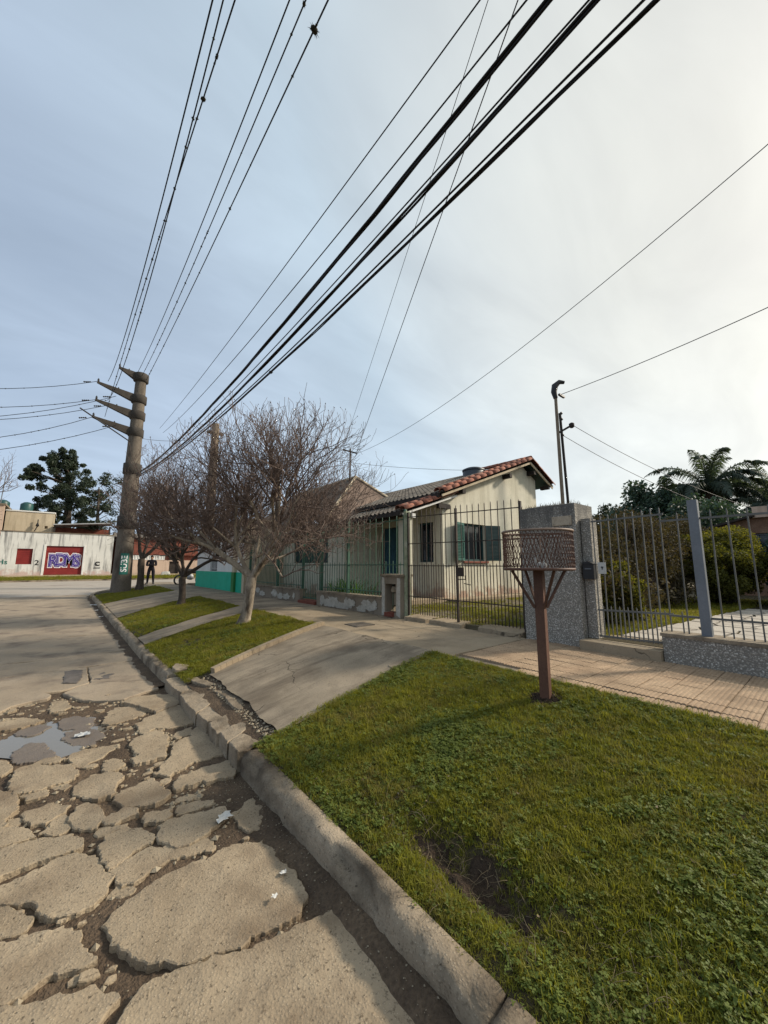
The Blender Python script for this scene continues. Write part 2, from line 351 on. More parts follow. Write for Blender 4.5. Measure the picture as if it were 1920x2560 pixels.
def pebbledash(name):
    t = NT(name); p = t.pos()
    v = t.n.new('ShaderNodeTexVoronoi'); v.inputs['Scale'].default_value = 58; t.l.new(p, v.inputs['Vector'])
    sx = t.n.new('ShaderNodeSeparateColor'); t.l.new(v.outputs['Color'], sx.inputs[0])
    c = t.mix(t.rng(sx.outputs[0], .1, .9), (.19,.175,.15), (.52,.485,.425))
    c = t.mix(t.rng(sx.outputs[1], .86, .9), c, (.55,.52,.47))
    c = t.mix(t.rng(v.outputs['Distance'], .35, .6), c, (.19,.175,.152))
    sz = t.n.new('ShaderNodeSeparateXYZ'); t.l.new(t.geo.outputs['Position'], sz.inputs[0])
    f = t.math('ADD', t.rng(sz.outputs['Z'], 1.7, 2.5, -.25, .55), t.rng(t.noise(t.pos((3,3,.5)), 2, 6, .65), .25, .75, -.4, .4))
    c = t.mix(t.rng(f, .15, .5, 0, .75), c, (.085,.082,.078))
    t.bump(t.rng(v.outputs['Distance'], 0, .6, 1, 0), .8, .006)
    return t.done(c, .88, .3)
M['pebble'] = pebbledash('pebbledash')

def foliage(name, c1, c2, c3=None, trans=.35, vscale=.8, rough=.55):
    t = NT(name); p = t.pos()
    oi = t.n.new('ShaderNodeObjectInfo')
    c = t.mix(t.rng(t.noise(p, vscale, 4, .6), .32, .68), c1, c2)
    r = t.n.new('ShaderNodeTexWhiteNoise'); r.noise_dimensions = '3D'
    q = t.n.new('ShaderNodeVectorMath'); q.operation = 'SNAP'; q.inputs[1].default_value = (.045,.045,.045)
    t.l.new(t.geo.outputs['Position'], q.inputs[0]); t.l.new(q.outputs[0], r.inputs[0])
    c = t.mix(t.rng(r.outputs[0], .0, 1., 0, .75), c, c3 or tuple(x*.55 for x in c1))
    t.done(c, rough, .3)
    if trans:
        tr = t.n.new('ShaderNodeBsdfTranslucent'); t.l.new(t.mix(1.0, c, (1.5,1.45,.6), 'MULTIPLY'), tr.inputs[0])
        ms = t.n.new('ShaderNodeMixShader'); ms.inputs[0].default_value = trans
        t.l.new(t.b.outputs[0], ms.inputs[1]); t.l.new(tr.outputs[0], ms.inputs[2]); t.l.new(ms.outputs[0], t.o.inputs[0])
    return t.m
def grassmat(name, c1, c2, dry, drylo=.5, dryhi=.72):
    t = NT(name); p = t.pos(); oi = t.n.new('ShaderNodeObjectInfo')
    c = t.mix(t.rng(t.noise(p, 1.1, 5, .65), .3, .7), c1, c2)
    c = t.mix(t.rng(oi.outputs['Random'], 0, 1, 0, .6), c, tuple(x*.6 for x in c1))
    f = t.math('ADD', t.noise(p, 2.6, 6, .7), t.rng(oi.outputs['Random'], 0, 1, -.09, .09))
    c = t.mix(t.rng(f, drylo, dryhi, 0, .85), c, dry)
    t.done(c, .6, .25)
    tr = t.n.new('ShaderNodeBsdfTranslucent'); t.l.new(t.mix(1.0, c, (1.5,1.4,.7), 'MULTIPLY'), tr.inputs[0])
    ms = t.n.new('ShaderNodeMixShader'); ms.inputs[0].default_value = .4
    t.l.new(t.b.outputs[0], ms.inputs[1]); t.l.new(tr.outputs[0], ms.inputs[2]); t.l.new(ms.outputs[0], t.o.inputs[0])
    return t.m
M['grass'] = grassmat('grass_blades', (.180,.192,.022), (.275,.262,.033), (.225,.175,.068), .47, .78)
M['clover'] = grassmat('clover_leaves', (.130,.170,.034), (.185,.225,.048), (.15,.15,.06), .6, .9)
M['leaf_dk'] = foliage('dark_evergreen', (.014,.026,.016), (.030,.045,.026), (.05,.065,.04), .15, .5)
M['leaf_con'] = foliage('conifer_green', (.020,.045,.034), (.035,.068,.050), (.06,.095,.065), .2, .8)
M['leaf_palm'] = foliage('palm_green', (.030,.055,.042), (.05,.08,.06), (.09,.11,.085), .3, .8)
M['leaf_hedge'] = foliage('hedge_dark', (.030,.032,.016), (.058,.048,.026), (.085,.062,.038), .25, 1.2, .85)
M['leaf_gold'] = foliage('golden_bush', (.085,.09,.018), (.17,.155,.03), (.05,.06,.016), .45, 1.5, .8)
M['leaf_lily'] = foliage('lily_green', (.030,.085,.020), (.055,.13,.03), (.09,.16,.05), .35, 3)
M['leaf_blue'] = foliage('bluish_green', (.010,.032,.036), (.018,.05,.052), (.035,.075,.07), .15, 1.2)
SLABS=[
 (0,0,[(0.876,2.438),(0.785,2.436),(0.711,2.424),(0.563,2.442),(0.455,2.428),(0.347,2.401),(0.276,2.353),(0.255,2.309),(0.281,2.207),(0.313,2.096),(0.346,2.028),(0.405,1.965),(0.465,1.911),(0.564,1.869),(0.701,1.808),(0.751,1.832),(0.899,1.804),(0.977,1.803),(1.032,1.852),(1.048,1.987),(1.04,2.18),(1.017,2.373)]),
 (0.005,0,[(0.462,1.883),(0.358,1.905),(0.329,1.886),(0.294,1.829),(0.262,1.755),(0.237,1.621),(1.148,0.872),(1.18,1.059),(1.162,1.314),(1.154,1.576),(1.125,1.697),(0.878,1.753),(0.721,1.784),(0.577,1.839)]),
 (0,0,[(-0.093,2.486),(0.001,2.448),(0.065,2.43),(0.117,2.416),(0.174,2.306),(0.183,2.244),(0.224,2.138),(0.187,2.13),(0.121,2.156),(0.069,2.162),(0.019,2.159),(-0.029,2.165),(-0.06,2.17),(-0.211,2.22),(-0.271,2.565)]),
 (0,0,[(-0.058,2.15),(0.012,2.107),(0.066,2.095),(0.15,2.047),(0.202,2.03),(0.27,1.957),(0.273,1.917),(0.236,1.883),(0.213,1.857),(0.185,1.817),(0.173,1.674),(-0.163,1.949),(-0.208,2.203)]),
 (0,0,[(-0.137,2.914),(-0.066,2.918),(0.007,2.94),(0.086,2.955),(0.169,2.932),(0.235,2.85),(0.281,2.733),(0.307,2.612),(0.295,2.544),(0.253,2.491),(0.194,2.472),(0.13,2.473),(0.068,2.517),(0.017,2.611),(-0.013,2.669),(-0.121,2.757),(-0.264,2.875),(-0.273,2.938)]),
 (-0.01,0,[(-0.118,2.745),(-0.019,2.663),(-0.001,2.597),(-0.016,2.523),(-0.059,2.518),(-0.096,2.526),(-0.245,2.579),(-0.294,2.876)]),
 (0.005,0,[(-0.171,3.239),(-0.101,3.233),(0.009,3.213),(0.141,3.142),(0.195,3.042),(0.194,2.99),(0.156,2.954),(0.076,2.963),(-0.015,2.983),(-0.08,2.977),(-0.142,2.957),(-0.321,2.986),(-0.375,3.31)]),
 (0,0,[(-0.316,3.585),(-0.196,3.486),(-0.134,3.465),(-0.07,3.412),(-0.023,3.268),(-0.09,3.277),(-0.174,3.271),(-0.31,3.297)]),
 (0,0,[(0.278,2.931),(0.314,2.992),(0.384,3.029),(0.441,2.992),(0.482,2.89),(0.527,2.835),(0.509,2.768),(0.449,2.756),(0.389,2.723),(0.341,2.7),(0.302,2.673),(0.278,2.767),(0.267,2.856)]),
 (-0.01,0,[(0.309,2.656),(0.335,2.708),(0.405,2.713),(0.505,2.73),(0.585,2.698),(0.68,2.638),(0.788,2.622),(0.845,2.584),(0.776,2.542),(0.709,2.528),(0.641,2.535),(0.586,2.557),(0.479,2.545),(0.429,2.515),(0.358,2.539),(0.318,2.578)]),
 (-0.02,0,[(0.286,2.505),(0.323,2.538),(0.391,2.496),(0.395,2.466),(0.352,2.463),(0.318,2.466)]),
 (0,0,[(0.541,2.805),(0.572,2.894),(0.624,2.923),(0.716,2.9),(0.841,2.865),(0.938,2.83),(0.914,2.716),(0.858,2.7),(0.795,2.652),(0.702,2.618),(0.624,2.629),(0.569,2.709)]),
 (-0.01,0,[(0.972,2.712),(1.032,2.776),(1.112,2.806),(1.136,2.714),(1.079,2.54),(1.039,2.492),(0.99,2.503),(0.952,2.603)]),
 (-0.01,0,[(0.681,3.018),(0.727,3.049),(0.831,3.037),(0.903,2.977),(0.91,2.923),(0.807,2.937),(0.718,2.954),(0.678,2.954)]),
 (-0.02,0,[(0.682,3.133),(0.744,3.182),(0.844,3.138),(0.849,3.109),(0.763,3.116),(0.687,3.105)]),
 (0,0,[(0.493,3.052),(0.518,3.107),(0.573,3.085),(0.633,3.035),(0.624,2.955),(0.564,2.962),(0.514,3.003)]),
 (0,0,[(0.307,3.183),(0.337,3.234),(0.42,3.244),(0.482,3.205),(0.477,3.119),(0.409,3.121),(0.355,3.103),(0.313,3.127)]),
 (0,0,[(0.149,3.345),(0.176,3.456),(0.23,3.459),(0.309,3.394),(0.287,3.297),(0.294,3.184),(0.27,3.103),(0.205,3.156),(0.157,3.235)]),
 (0,0,[(0.387,3.428),(0.423,3.503),(0.508,3.529),(0.606,3.536),(0.657,3.435),(0.677,3.294),(0.653,3.184),(0.585,3.167),(0.501,3.201),(0.424,3.288),(0.383,3.369)]),
 (0,0,[(0.15,3.7),(0.179,3.842),(0.25,3.872),(0.365,3.856),(0.447,3.788),(0.412,3.622),(0.363,3.499),(0.295,3.491),(0.232,3.568),(0.168,3.646)]),
 (0,0,[(-0.204,4.072),(-0.201,4.243),(-0.184,4.387),(-0.095,4.398),(0.044,4.25),(0.15,4.18),(0.196,3.994),(0.16,3.917),(0.053,3.917),(-0.021,3.894),(-0.13,3.917),(-0.166,3.933)]),
 (-0.01,0,[(-0.137,3.907),(-0.096,3.953),(-0.002,3.903),(0.028,3.824),(-0.024,3.789),(-0.103,3.804)]),
 (-0.01,0,[(0.016,3.916),(0.053,3.942),(0.121,3.929),(0.141,3.841),(0.103,3.776),(0.046,3.836)]),
 (0,0,[(-0.444,4.214),(-0.254,4.045),(-0.187,3.977),(-0.145,3.84),(-0.14,3.716),(-0.16,3.577),(-0.182,3.494),(-0.196,3.486),(-0.36,3.64)]),
 (-0.015,0,[(-0.18,3.564),(-0.147,3.632),(-0.094,3.567),(-0.114,3.51),(-0.159,3.507)]),
 (-0.005,0,[(-0.106,3.598),(-0.026,3.633),(0.051,3.654),(0.114,3.565),(0.111,3.475),(0.066,3.425),(0.018,3.38),(-0.046,3.413),(-0.075,3.498)]),
 (-0.01,0,[(-0.008,3.295),(0.027,3.363),(0.09,3.458),(0.133,3.401),(0.138,3.272),(0.11,3.236),(0.048,3.23)]),
 (-0.015,0,[(0.246,3.096),(0.28,3.126),(0.405,3.063),(0.403,3.044),(0.319,3.056),(0.277,3.061)]),
 (0,0,[(0.649,3.606),(0.713,3.717),(0.788,3.797),(0.872,4.042),(0.975,4.133),(1.032,4.132),(1.076,4.29),(1.142,4.339),(1.239,4.106),(1.227,3.75),(1.151,3.592),(1.03,3.598),(0.928,3.61),(0.803,3.544),(0.716,3.52)]),
 (0,0,[(0.719,3.342),(0.767,3.418),(0.954,3.452),(1.142,3.47),(1.155,3.255),(1.102,3.172),(1.005,3.222),(0.907,3.259),(0.796,3.279),(0.738,3.27)]),
 (-0.01,0,[(0.885,4.26),(0.95,4.375),(1.077,4.398),(1.051,4.243),(0.931,4.2)]),
 (0,0,[(0.547,4.309),(0.601,4.395),(0.696,4.503),(0.781,4.507),(0.853,4.326),(0.813,4.09),(0.755,3.898),(0.663,3.864),(0.557,3.879),(0.535,4.004),(0.598,4.027),(0.565,4.171)]),
 (0,0,[(0.658,4.789),(0.734,4.923),(0.902,4.996),(1.105,5.093),(1.178,5.103),(1.219,4.735),(1.199,4.511),(1.077,4.472),(0.9,4.511),(0.791,4.575),(0.683,4.514),(0.655,4.635)]),
 (0.01,0,[(0.613,5.599),(0.723,5.695),(0.918,5.692),(1.2,5.585),(1.196,5.194),(1.073,5.115),(0.876,5.044),(0.826,5.15),(0.737,5.357)]),
 (-0.015,0,[(0.411,5.097),(0.459,5.414),(0.545,5.539),(0.703,5.479),(0.772,5.221),(0.772,5.094),(0.64,5.022),(0.52,5.007),(0.435,5.022)]),
 (-0.01,0,[(0.091,4.361),(0.163,4.432),(0.303,4.455),(0.473,4.399),(0.482,4.35),(0.39,4.265),(0.294,4.194),(0.226,4.144),(0.183,4.146),(0.14,4.284)]),
 (-0.015,0,[(0.34,3.964),(0.357,4.085),(0.417,4.125),(0.482,4.053),(0.485,3.962),(0.423,3.895),(0.368,3.892)]),
 (-0.03,1,[(-0.247,4.693),(-0.242,4.88),(-0.172,4.989),(-0.065,4.922),(-0.034,4.75),(0.038,4.631),(0.018,4.55),(-0.047,4.529),(-0.198,4.599)]),
 (-0.03,1,[(0.079,4.915),(0.115,5.075),(0.233,5.105),(0.35,4.957),(0.394,4.749),(0.372,4.585),(0.285,4.591),(0.165,4.711)]),
 (-0.03,1,[(0.034,5.295),(0.07,5.542),(0.183,5.539),(0.338,5.351),(0.302,5.128),(0.22,5.116),(0.088,5.198)]),
 (-0.03,1,[(-0.296,5.388),(-0.232,5.513),(-0.117,5.498),(-0.033,5.376),(-0.067,5.249),(-0.164,5.232),(-0.252,5.29)]),
 (-0.015,0,[(-0.655,6.086),(-0.446,5.914),(-0.312,5.863),(-0.141,5.693),(-0.095,5.569),(-0.157,5.509),(-0.281,5.478),(-0.364,5.471),(-0.597,5.662)]),
 (-0.01,0,[(-0.055,5.947),(-0.035,6.246),(0.01,6.283),(0.09,6.18),(0.123,5.868),(0.079,5.771),(-0.036,5.802)]),
 (-0.015,0,[(-0.086,4.449),(-0.035,4.478),(0.04,4.471),(0.096,4.407),(0.064,4.36),(-0.01,4.369)]),
 (-0.01,0,[(-0.48,4.793),(-0.316,4.659),(-0.269,4.586),(-0.238,4.458),(-0.256,4.344),(-0.283,4.336),(-0.434,4.46)]),
]
WIRES=[
 {'name': 'h1','s': [0.53,21.4,10.34],'dir': [0.0119,-0.9999],'L': 31.17,'c': [0.0123,-0.30333,10.33802],'rad': 0.006},
 {'name': 'h2','s': [0.49,21.4,9.38],'dir': [0.0199,-0.9998],'L': 31.25,'c': [0.02055,-0.39271,9.37798],'rad': 0.006},
 {'name': 'h3','s': [0.56,21.4,8.56],'dir': [0.0198,-0.9998],'L': 31.45,'c': [-0.00306,0.04344,8.56563],'rad': 0.006},
 {'name': 'h4','s': [1.67,21.4,11.2],'dir': [-0.0072,-1.0],'L': 31.56,'c': [0.00453,-0.20503,11.20325],'rad': 0.006},
 {'name': 'h5','s': [1.85,21.4,11.05],'dir': [-0.0069,-1.0],'L': 31.71,'c': [0.00346,-0.17229,11.04433],'rad': 0.006},
 {'name': 'h6','s': [2.05,21.4,10.9],'dir': [-0.0091,-1.0],'L': 31.98,'c': [0.00178,-0.14875,10.90449],'rad': 0.006},
 {'name': 't7','s': [3.16,24.0,9.39],'dir': [-0.0235,-0.9997],'L': 36.3,'c': [0.00149,-0.13169,9.39042],'rad': 0.006},
 {'name': 't8','s': [3.33,24.0,9.16],'dir': [-0.0293,-0.9996],'L': 36.75,'c': [0.00281,-0.17752,9.15756],'rad': 0.006},
 {'name': 'T1','s': [1.95,20.7,5.9],'dir': [0.0161,-0.9999],'L': 33.8,'c': [0.00515,-0.11654,5.90001],'rad': 0.006},
 {'name': 'T2','s': [1.95,20.7,5.8],'dir': [0.0227,-0.9997],'L': 34.06,'c': [0.00539,-0.12739,5.79998],'rad': 0.006},
 {'name': 'T2b','s': [1.95,20.7,5.85],'dir': [0.0246,-0.9997],'L': 33.99,'c': [0.00447,-0.10545,5.84994],'rad': 0.006},
 {'name': 'T3','s': [1.95,20.7,5.7],'dir': [0.0319,-0.9995],'L': 34.36,'c': [0.00434,-0.11075,5.69975],'rad': 0.006},
 {'name': 'T3b','s': [1.95,20.7,5.75],'dir': [0.0286,-0.9996],'L': 34.3,'c': [0.00427,-0.11222,5.74998],'rad': 0.006},
 {'name': 'd9','s': [8.37,12.9,6.52],'dir': [-0.4279,-0.9038],'L': 26.12,'c': [0.0014,0.12088,6.52553],'rad': 0.006},
 {'name': 'd10','s': [8.75,12.5,6.24],'dir': [-0.4418,-0.8971],'L': 26.01,'c': [0.00033,0.15565,6.24554],'rad': 0.006},
 {'name': 'r1','s': [8.75,12.5,6.24],'dir': [-0.2227,-0.9749],'L': 26.78,'c': [0.01159,-0.12524,6.24218],'rad': 0.006},
]
PUD= [(-0.355, 5.272), (-0.099, 5.681), (0.07, 5.542), (0.034, 5.295), (0.233, 5.105), (0.09, 5.047), (0.068, 4.88), (0.272, 4.56), (0.119, 4.467), (0.042, 4.456), (-0.022, 4.74), (-0.184, 4.998), (-0.321, 5.154)]

# ------------------------------------------------------------------ the lie of the land (street runs along +Y, houses on +X)
def zroad(Y): return float(np.interp(Y, [-40,8,12,16,22,26,32,36], [0,0,.05,.10,.16,.27,.42,.52]))
def kx(Y): return float(np.interp(Y, [-40,3.2,5.9,7.7,11.5,16,21,23], [1.17,1.17,1.12,1.06,.97,.89,.80,.80]))   # street face of the kerb
KW = .13
XS = 3.55; XF = 5.3; ZS = .55                       # pavement edge, fence line, pavement level
def zv(X, Y):                                        # verge rising from the kerb to the pavement
    k0 = kx(Y) + KW; zk = zroad(Y) + .14
    s = min(max((X - k0) / (XS - k0), 0), 1)
    return zk + (ZS - zk) * s * (1.35 - .35*s)

def grid(name, xs, ys, zf, m, smooth=True):
    nx, ny = len(xs), len(ys)
    V = [(x, y, zf(x, y)) for y in ys for x in xs]
    F = [(j*nx+i, j*nx+i+1, (j+1)*nx+i+1, (j+1)*nx+i) for j in range(ny-1) for i in range(nx-1)]
    return npmesh(name, V, F, m, smooth)

gm = MB(); gm.poly([(-1500,-1500,-.35),(1500,-1500,-.35),(1500,1500,-.35),(-1500,1500,-.35)])
thing('ground', gm, M['earth'], kind='structure')

# road bed: packed mud between and under the broken slabs
def bedz(x, y):
    if y > 6.7: return zroad(y) - .07
    z = -.026 + .014*fbm(x, y, 0, 3.2) + .007*fbm(x, y, 5, 19)
    g = kx(y) - x
    w_ = .13 if y < 2.2 else .24
    if g < w_:
        t = (1 - max(g,0)/w_); zk = float(np.interp(y, [.3,1.7,2.3,3.0,5.5], [.062,.045,.002,-.018,-.022])) + .008*fbm(x, y, 3, 7)
        z += (zk - z)*t*(1.6-.6*t)
    d = math.hypot((x+.02)/.55, (y-5.02)/.75); z -= .055*max(0, 1-d)
    return z
xs = list(np.linspace(-8,-2.2,12)) + list(np.arange(-2.1,1.22,.034)); ys = list(np.linspace(-5,.3,10)) + list(np.arange(.34,6.9,.034)) + list(np.linspace(7,24,20))
road = obj('road', grid('road', xs, ys, bedz, M['mud']), kind='structure')

def slab_mesh(name, poly, zt, m, thick=.11, rough=.012, step=.035, dens=.07, bow=.008, seed=0, zf=None, tilt=(0,0), edge=.016, grow=0):
    """a broken plate: ragged outline, crumbled arris, uneven top"""
    pts = []
    P = [Vector(p) for p in poly]; n = len(P)
    area = sum(P[i].x*P[(i+1)%n].y - P[(i+1)%n].x*P[i].y for i in range(n))
    if area < 0: P.reverse()
    cx = sum(p.x for p in P)/n; cy = sum(p.y for p in P)/n
    if grow:
        cx0 = cx; Q = []
        for i in range(n):
            t = P[(i+1)%n] - P[i-1]; Q.append(P[i] + Vector((t.y, -t.x)).normalized()*grow)
        P = Q
    for i in range(n):
        a, b = P[i], P[(i+1)%n]; k = max(1, int((b-a).length/step))
        for j in range(k): pts.append(a.lerp(b, j/k))
    n = len(pts); nor = []
    for i in range(n):
        t = pts[(i+1)%n] - pts[i-1]; nor.append(Vector((t.y, -t.x)).normalized() if t.length > 1e-6 else Vector((1,0)))
    o1 = []; o2 = []
    for i, p in enumerate(pts):
        j = fbm(p.x, p.y, seed, 9)*rough*1.6 + ns(p.x, p.y, seed, 31)*rough + ns(p.x, p.y, seed+9, 63)*rough*.6
        q = p + nor[i]*j; o1.append(q); o2.append(q - nor[i]*(edge*(1 + 1.1*ns(q.x, q.y, seed+3, 17))))
    zz = zf or (lambda x, y: 0)
    top = lambda x, y: zt + zz(x, y) + bow*fbm(x, y, seed, 3.5)*1.6 + .0035*fbm(x, y, seed, 17) + tilt[0]*(x-cx) + tilt[1]*(y-cy)
    # interior points
    x0 = min(p.x for p in o2); x1 = max(p.x for p in o2); y0 = min(p.y for p in o2); y1 = max(p.y for p in o2)
    dens = max(dens, math.sqrt((x1-x0)*(y1-y0)/900))
    inner = []
    y = y0 + dens/2
    while y < y1:
        x = x0 + dens/2
        while x < x1:
            q = Vector((x + random.uniform(-.3,.3)*dens, y + random.uniform(-.3,.3)*dens)); inner.append(q); x += dens
        y += dens
    vv = [Vector(p) for p in o2] + inner
    r = geometry.delaunay_2d_cdt(vv, [(i, (i+1) % n) for i in range(n)], [list(range(n))], 1, 1e-5)
    V2, F2 = r[0], r[2]
    V = [(p.x, p.y, top(p.x, p.y)) for p in V2]; F = [tuple(f) for f in F2]
    inv = {}
    for k, src in enumerate(r[3]):
        for s_ in src: inv.setdefault(s_, k)
    b = len(V)
    V += [(p.x, p.y, top(p.x, p.y) - edge*.75 - .004*abs(ns(p.x, p.y, seed, 25))) for p in o1]
    V += [(p.x, p.y, zt + zz(p.x, p.y) - thick) for p in o1]
    for i in range(n):
        k = (i+1) % n
        if i in inv and k in inv: F.append((inv[i], b+i, b+k)); F.append((inv[i], b+k, inv[k]))
        F.append((b+i, b+n+i, b+n+k)); F.append((b+i, b+n+k, b+k))
    me = bpy.data.meshes.new(name); me.from_pydata(V, [], F); setm(me, m); me.update(); return me

for i, (z, wet, poly) in enumerate(SLABS):
    big = i < 8
    me = slab_mesh('slab', poly, z, M['slab_wet'] if wet else M['slab'], rough=.013 if big else .016, seed=i*3.1, step=.014, dens=.055, grow=.003 if big else .010,
                   bow=.005 if not wet else .003, tilt=(0,0) if big else (random.uniform(-.02,.02), random.uniform(-.02,.02)), edge=.0045 if big else .0055)
    piece('slab', me, road)
# chips and fragments lying in the gaps
def inpoly(x, y, poly):
    c = False; j = len(poly)-1
    for i in range(len(poly)):
        xi, yi = poly[i]; xj, yj = poly[j]
        if (yi > y) != (yj > y) and x < (xj-xi)*(y-yi)/(yj-yi)+xi: c = not c
        j = i
    return c
done = 0
for k in range(6000):
    if done >= 170: break
    x = random.uniform(-.75,1.0); y = random.uniform(1.6,6.3); r = random.choice((.018,.025,.03,.04,.055))*(1 if y < 4.5 else 1.2)
    if any(inpoly(x+a*r, y+b*r, P_) for _, _, P_ in SLABS for a, b in ((0,0),(.7,0),(-.7,0),(0,.7),(0,-.7))): continue
    if math.hypot((x+.02)/.4, (y-5.02)/.6) < 1: continue
    n_ = random.randint(5,7); a0 = random.random()*6.28; el = random.uniform(.5,.9)
    poly = [(x + r*random.uniform(.7,1.15)*math.cos(a0+6.283*i/n_), y + el*r*random.uniform(.7,1.15)*math.sin(a0+6.283*i/n_)) for i in range(n_)]
    piece('slab_fragment', slab_mesh('slab_fragment', poly, bedz(x, y) + random.uniform(.006,.02), M['slab'], thick=.04, rough=.004, step=.02, dens=.05, seed=600+k, edge=.004, bow=.004, tilt=(random.uniform(-.15,.15), random.uniform(-.15,.15))), road)
    done += 1
# the sounder slabs farther up the street
zr = lambda x, y: zroad(y)
def far_slab(poly, seed, z=.0, m='slab_far'):
    piece('slab', slab_mesh('slab', poly, z, M[m], rough=.010, step=.06, seed=seed, zf=zr, bow=.006, edge=.010, dens=.12), road)
far_slab([(-3.1,6.55),(-1.5,6.2),(-.47,6.13),(-.4,6.29),(-.22,6.37),(-.08,6.36),(-.05,6.52),(-.12,6.67),(.03,6.66),(.19,6.74),(.33,6.85),(.33,7.9),(-3.1,7.9)], 50)
far_slab([(.12,6.28),(.24,6.02),(.5,5.80),(.64,5.74),(.89,5.91),(1.03,5.94),(1.05,6.40),(.70,6.60),(.36,6.83),(.17,6.67),(.05,6.50)], 53, .005)
far_slab([(.35,6.87),(.72,6.63),(1.05,6.43),(1.03,7.9),(.35,7.9)], 56)
yr = [7.92, 8.9, 11.2, 13.6, 16.2, 18.9, 21.6, 24.0]
for i in range(len(yr)-1):
    a, b = yr[i], yr[i+1]
    for x0, x1 in ((-6.9,-3.12),(-3.1,None)):
        g = .01
        xa = (kx(a)-.02) if x1 is None else x1; xb = (kx(b)-.02) if x1 is None else x1
        far_slab([(x0,a+g),(xa,a+g+.03*random.uniform(-1,1)),(xb,b-g),(x0,b-g)], 60+i*2+(x1 is None))
far_slab([(-6.9,6.5),(-3.12,6.55),(-3.12,7.9),(-6.9,7.9)], 90)
# asphalt patch and tar stain on the concrete
pm = M['patch'] = plain('bitumen_patch', (.10,.088,.078), (.15,.13,.115), 6, 60, .5, .5, .004, .9)
piece('patch', slab_mesh('patch', [(.05,7.0),(.20,6.9),(.26,7.2),(.27,7.72),(.16,7.8),(.06,7.75)], .006, pm, thick=.02, rough=.01, edge=.004), road)
piece('patch', slab_mesh('patch', [(.38,6.98),(.50,6.93),(.60,7.0),(.62,7.15),(.52,7.35),(.44,7.25)], .005, pm, thick=.02, rough=.035, edge=.004), road)
# mud washed along the gutter, lying over the slab edges
gv = []; gf = []
yy = np.arange(6.0, 23, .07)
for i, y in enumerate(yy):
    w = .16 + .16*abs(fbm(y*.9, 3, 0, 1)) + .06*ns(y, 7, 0, 5); k = kx(y)
    for t_ in (0, .33, .66, 1):
        gv.append((k+.01 - (w+.01)*t_, y + .03*ns(y, t_*9, 0, 9), zroad(y) + .016 - .028*t_*t_ + .004*ns(y*9, t_*4)))
for i in range(len(yy)-1):
    for j in range(3): gf.append((i*4+j, i*4+4+j, i*4+5+j, i*4+1+j))
obj('gutter_mud', npmesh('gutter_mud', gv, gf, M['mud'], True), label='dark mud washed along the gutter of the street', kind='stuff')
# puddle in the pothole
wt = NT('puddle_water'); wt.b.inputs['Transmission Weight'].default_value = 0
M['water'] = wt.done((.16,.145,.12), .02, .6)
pz = -.040
pc = [(-.80,5.25),(-.36,5.45),(-.2,5.72),(.1,5.72),(.35,5.5),(.48,5.2),(.45,4.75),(.30,4.42),(.08,4.36),(-.12,4.6),(-.35,4.85),(-.6,5.0)]
pmb = MB(); pmb.poly([(x, y, pz) for x, y in pc]); thing('puddle', pmb, M['water'], kind='structure')
# loose stones and grit
sv = []; sf = []
def blob(c, r, out_v, out_f):
    o = len(out_v); u = [(1,0,0),(-1,0,0),(0,1,0),(0,-1,0),(0,0,1),(0,0,-1)]
    for d in u:
        k = r*random.uniform(.6,1.2); out_v.append((c[0]+d[0]*k, c[1]+d[1]*k, c[2]+d[2]*k*.7))
    for f in ((0,2,4),(2,1,4),(1,3,4),(3,0,4),(2,0,5),(1,2,5),(3,1,5),(0,3,5)): out_f.append(tuple(i+o for i in f))
for i in range(3600):
    y = random.uniform(.5, 7)
    x = kx(y) - abs(random.gauss(0,.28)) if random.random() < .45 else random.uniform(-1.2, 1.0)
    blob((x, y, bedz(x, y) + .003), random.choice((.003,.004,.005,.006,.008,.012,.018,.026)) if x < kx(y)-.25 else random.choice((.002,.003,.004,.006)), sv, sf)
obj('loose_stones', npmesh('loose_stones', sv, sf, M['rubble']), label='small loose stones and grit in the potholes', kind='stuff')

# ------------------------------------------------------------------ kerb
kerb = root('kerb', None, None, (1.2, 3, 0)); kerb['kind'] = 'structure'
def kerb_mesh(y0, y1, seed):
    prof = [(0,-.16),(-.004,.06),(0,.115),(.018,.142),(.045,.15),(KW-.01,.150),(KW,.14),(KW,-.1)]
    n = max(2, int((y1-y0)/.03)); V = []; F = []; k = len(prof)
    for i in range(n+1):
        y = y0 + (y1-y0)*i/n; endc = 1 if i in (0, n) else 0
        for a, (dx, dz) in enumerate(prof):
            ch = max(0, fbm(y, a*.15, seed, 4) - .08)*.075 + max(0, ns(y, a*.2, seed, 14) - .25)*.05 + .010*fbm(y*1.0, a*.4, seed, 14)
            if 2 <= a <= 4: dx += ch*.8; dz -= ch*.9
            elif a == 1: dx += .5*ch
            V.append((kx(y) + dx - endc*0, y, zroad(y) + dz - (.012 if endc and dz > .1 else 0)))
    for i in range(n):
        for a in range(k-1): F.append((i*k+a, i*k+a+1, (i+1)*k+a+1, (i+1)*k+a))
    me = bpy.data.meshes.new('kerb_stone'); me.from_pydata(V, [], F + [tuple(range(k-1,-1,-1)), tuple(n*k+a for a in range(k))]); setm(me, M['kerb']); me.update()
    for p in me.polygons: p.use_smooth = len(p.vertices) == 4
    return me
for i, (a, b) in enumerate([(-4,-1.6),(-1.59,.9),(.91,3.19),(6.02,8.3),(8.32,10.9),(10.92,13.5),(13.52,16.4),(16.42,19),(19.02,21.4)]):
    piece('kerb_stone', kerb_mesh(a, b, i*7.3), kerb)
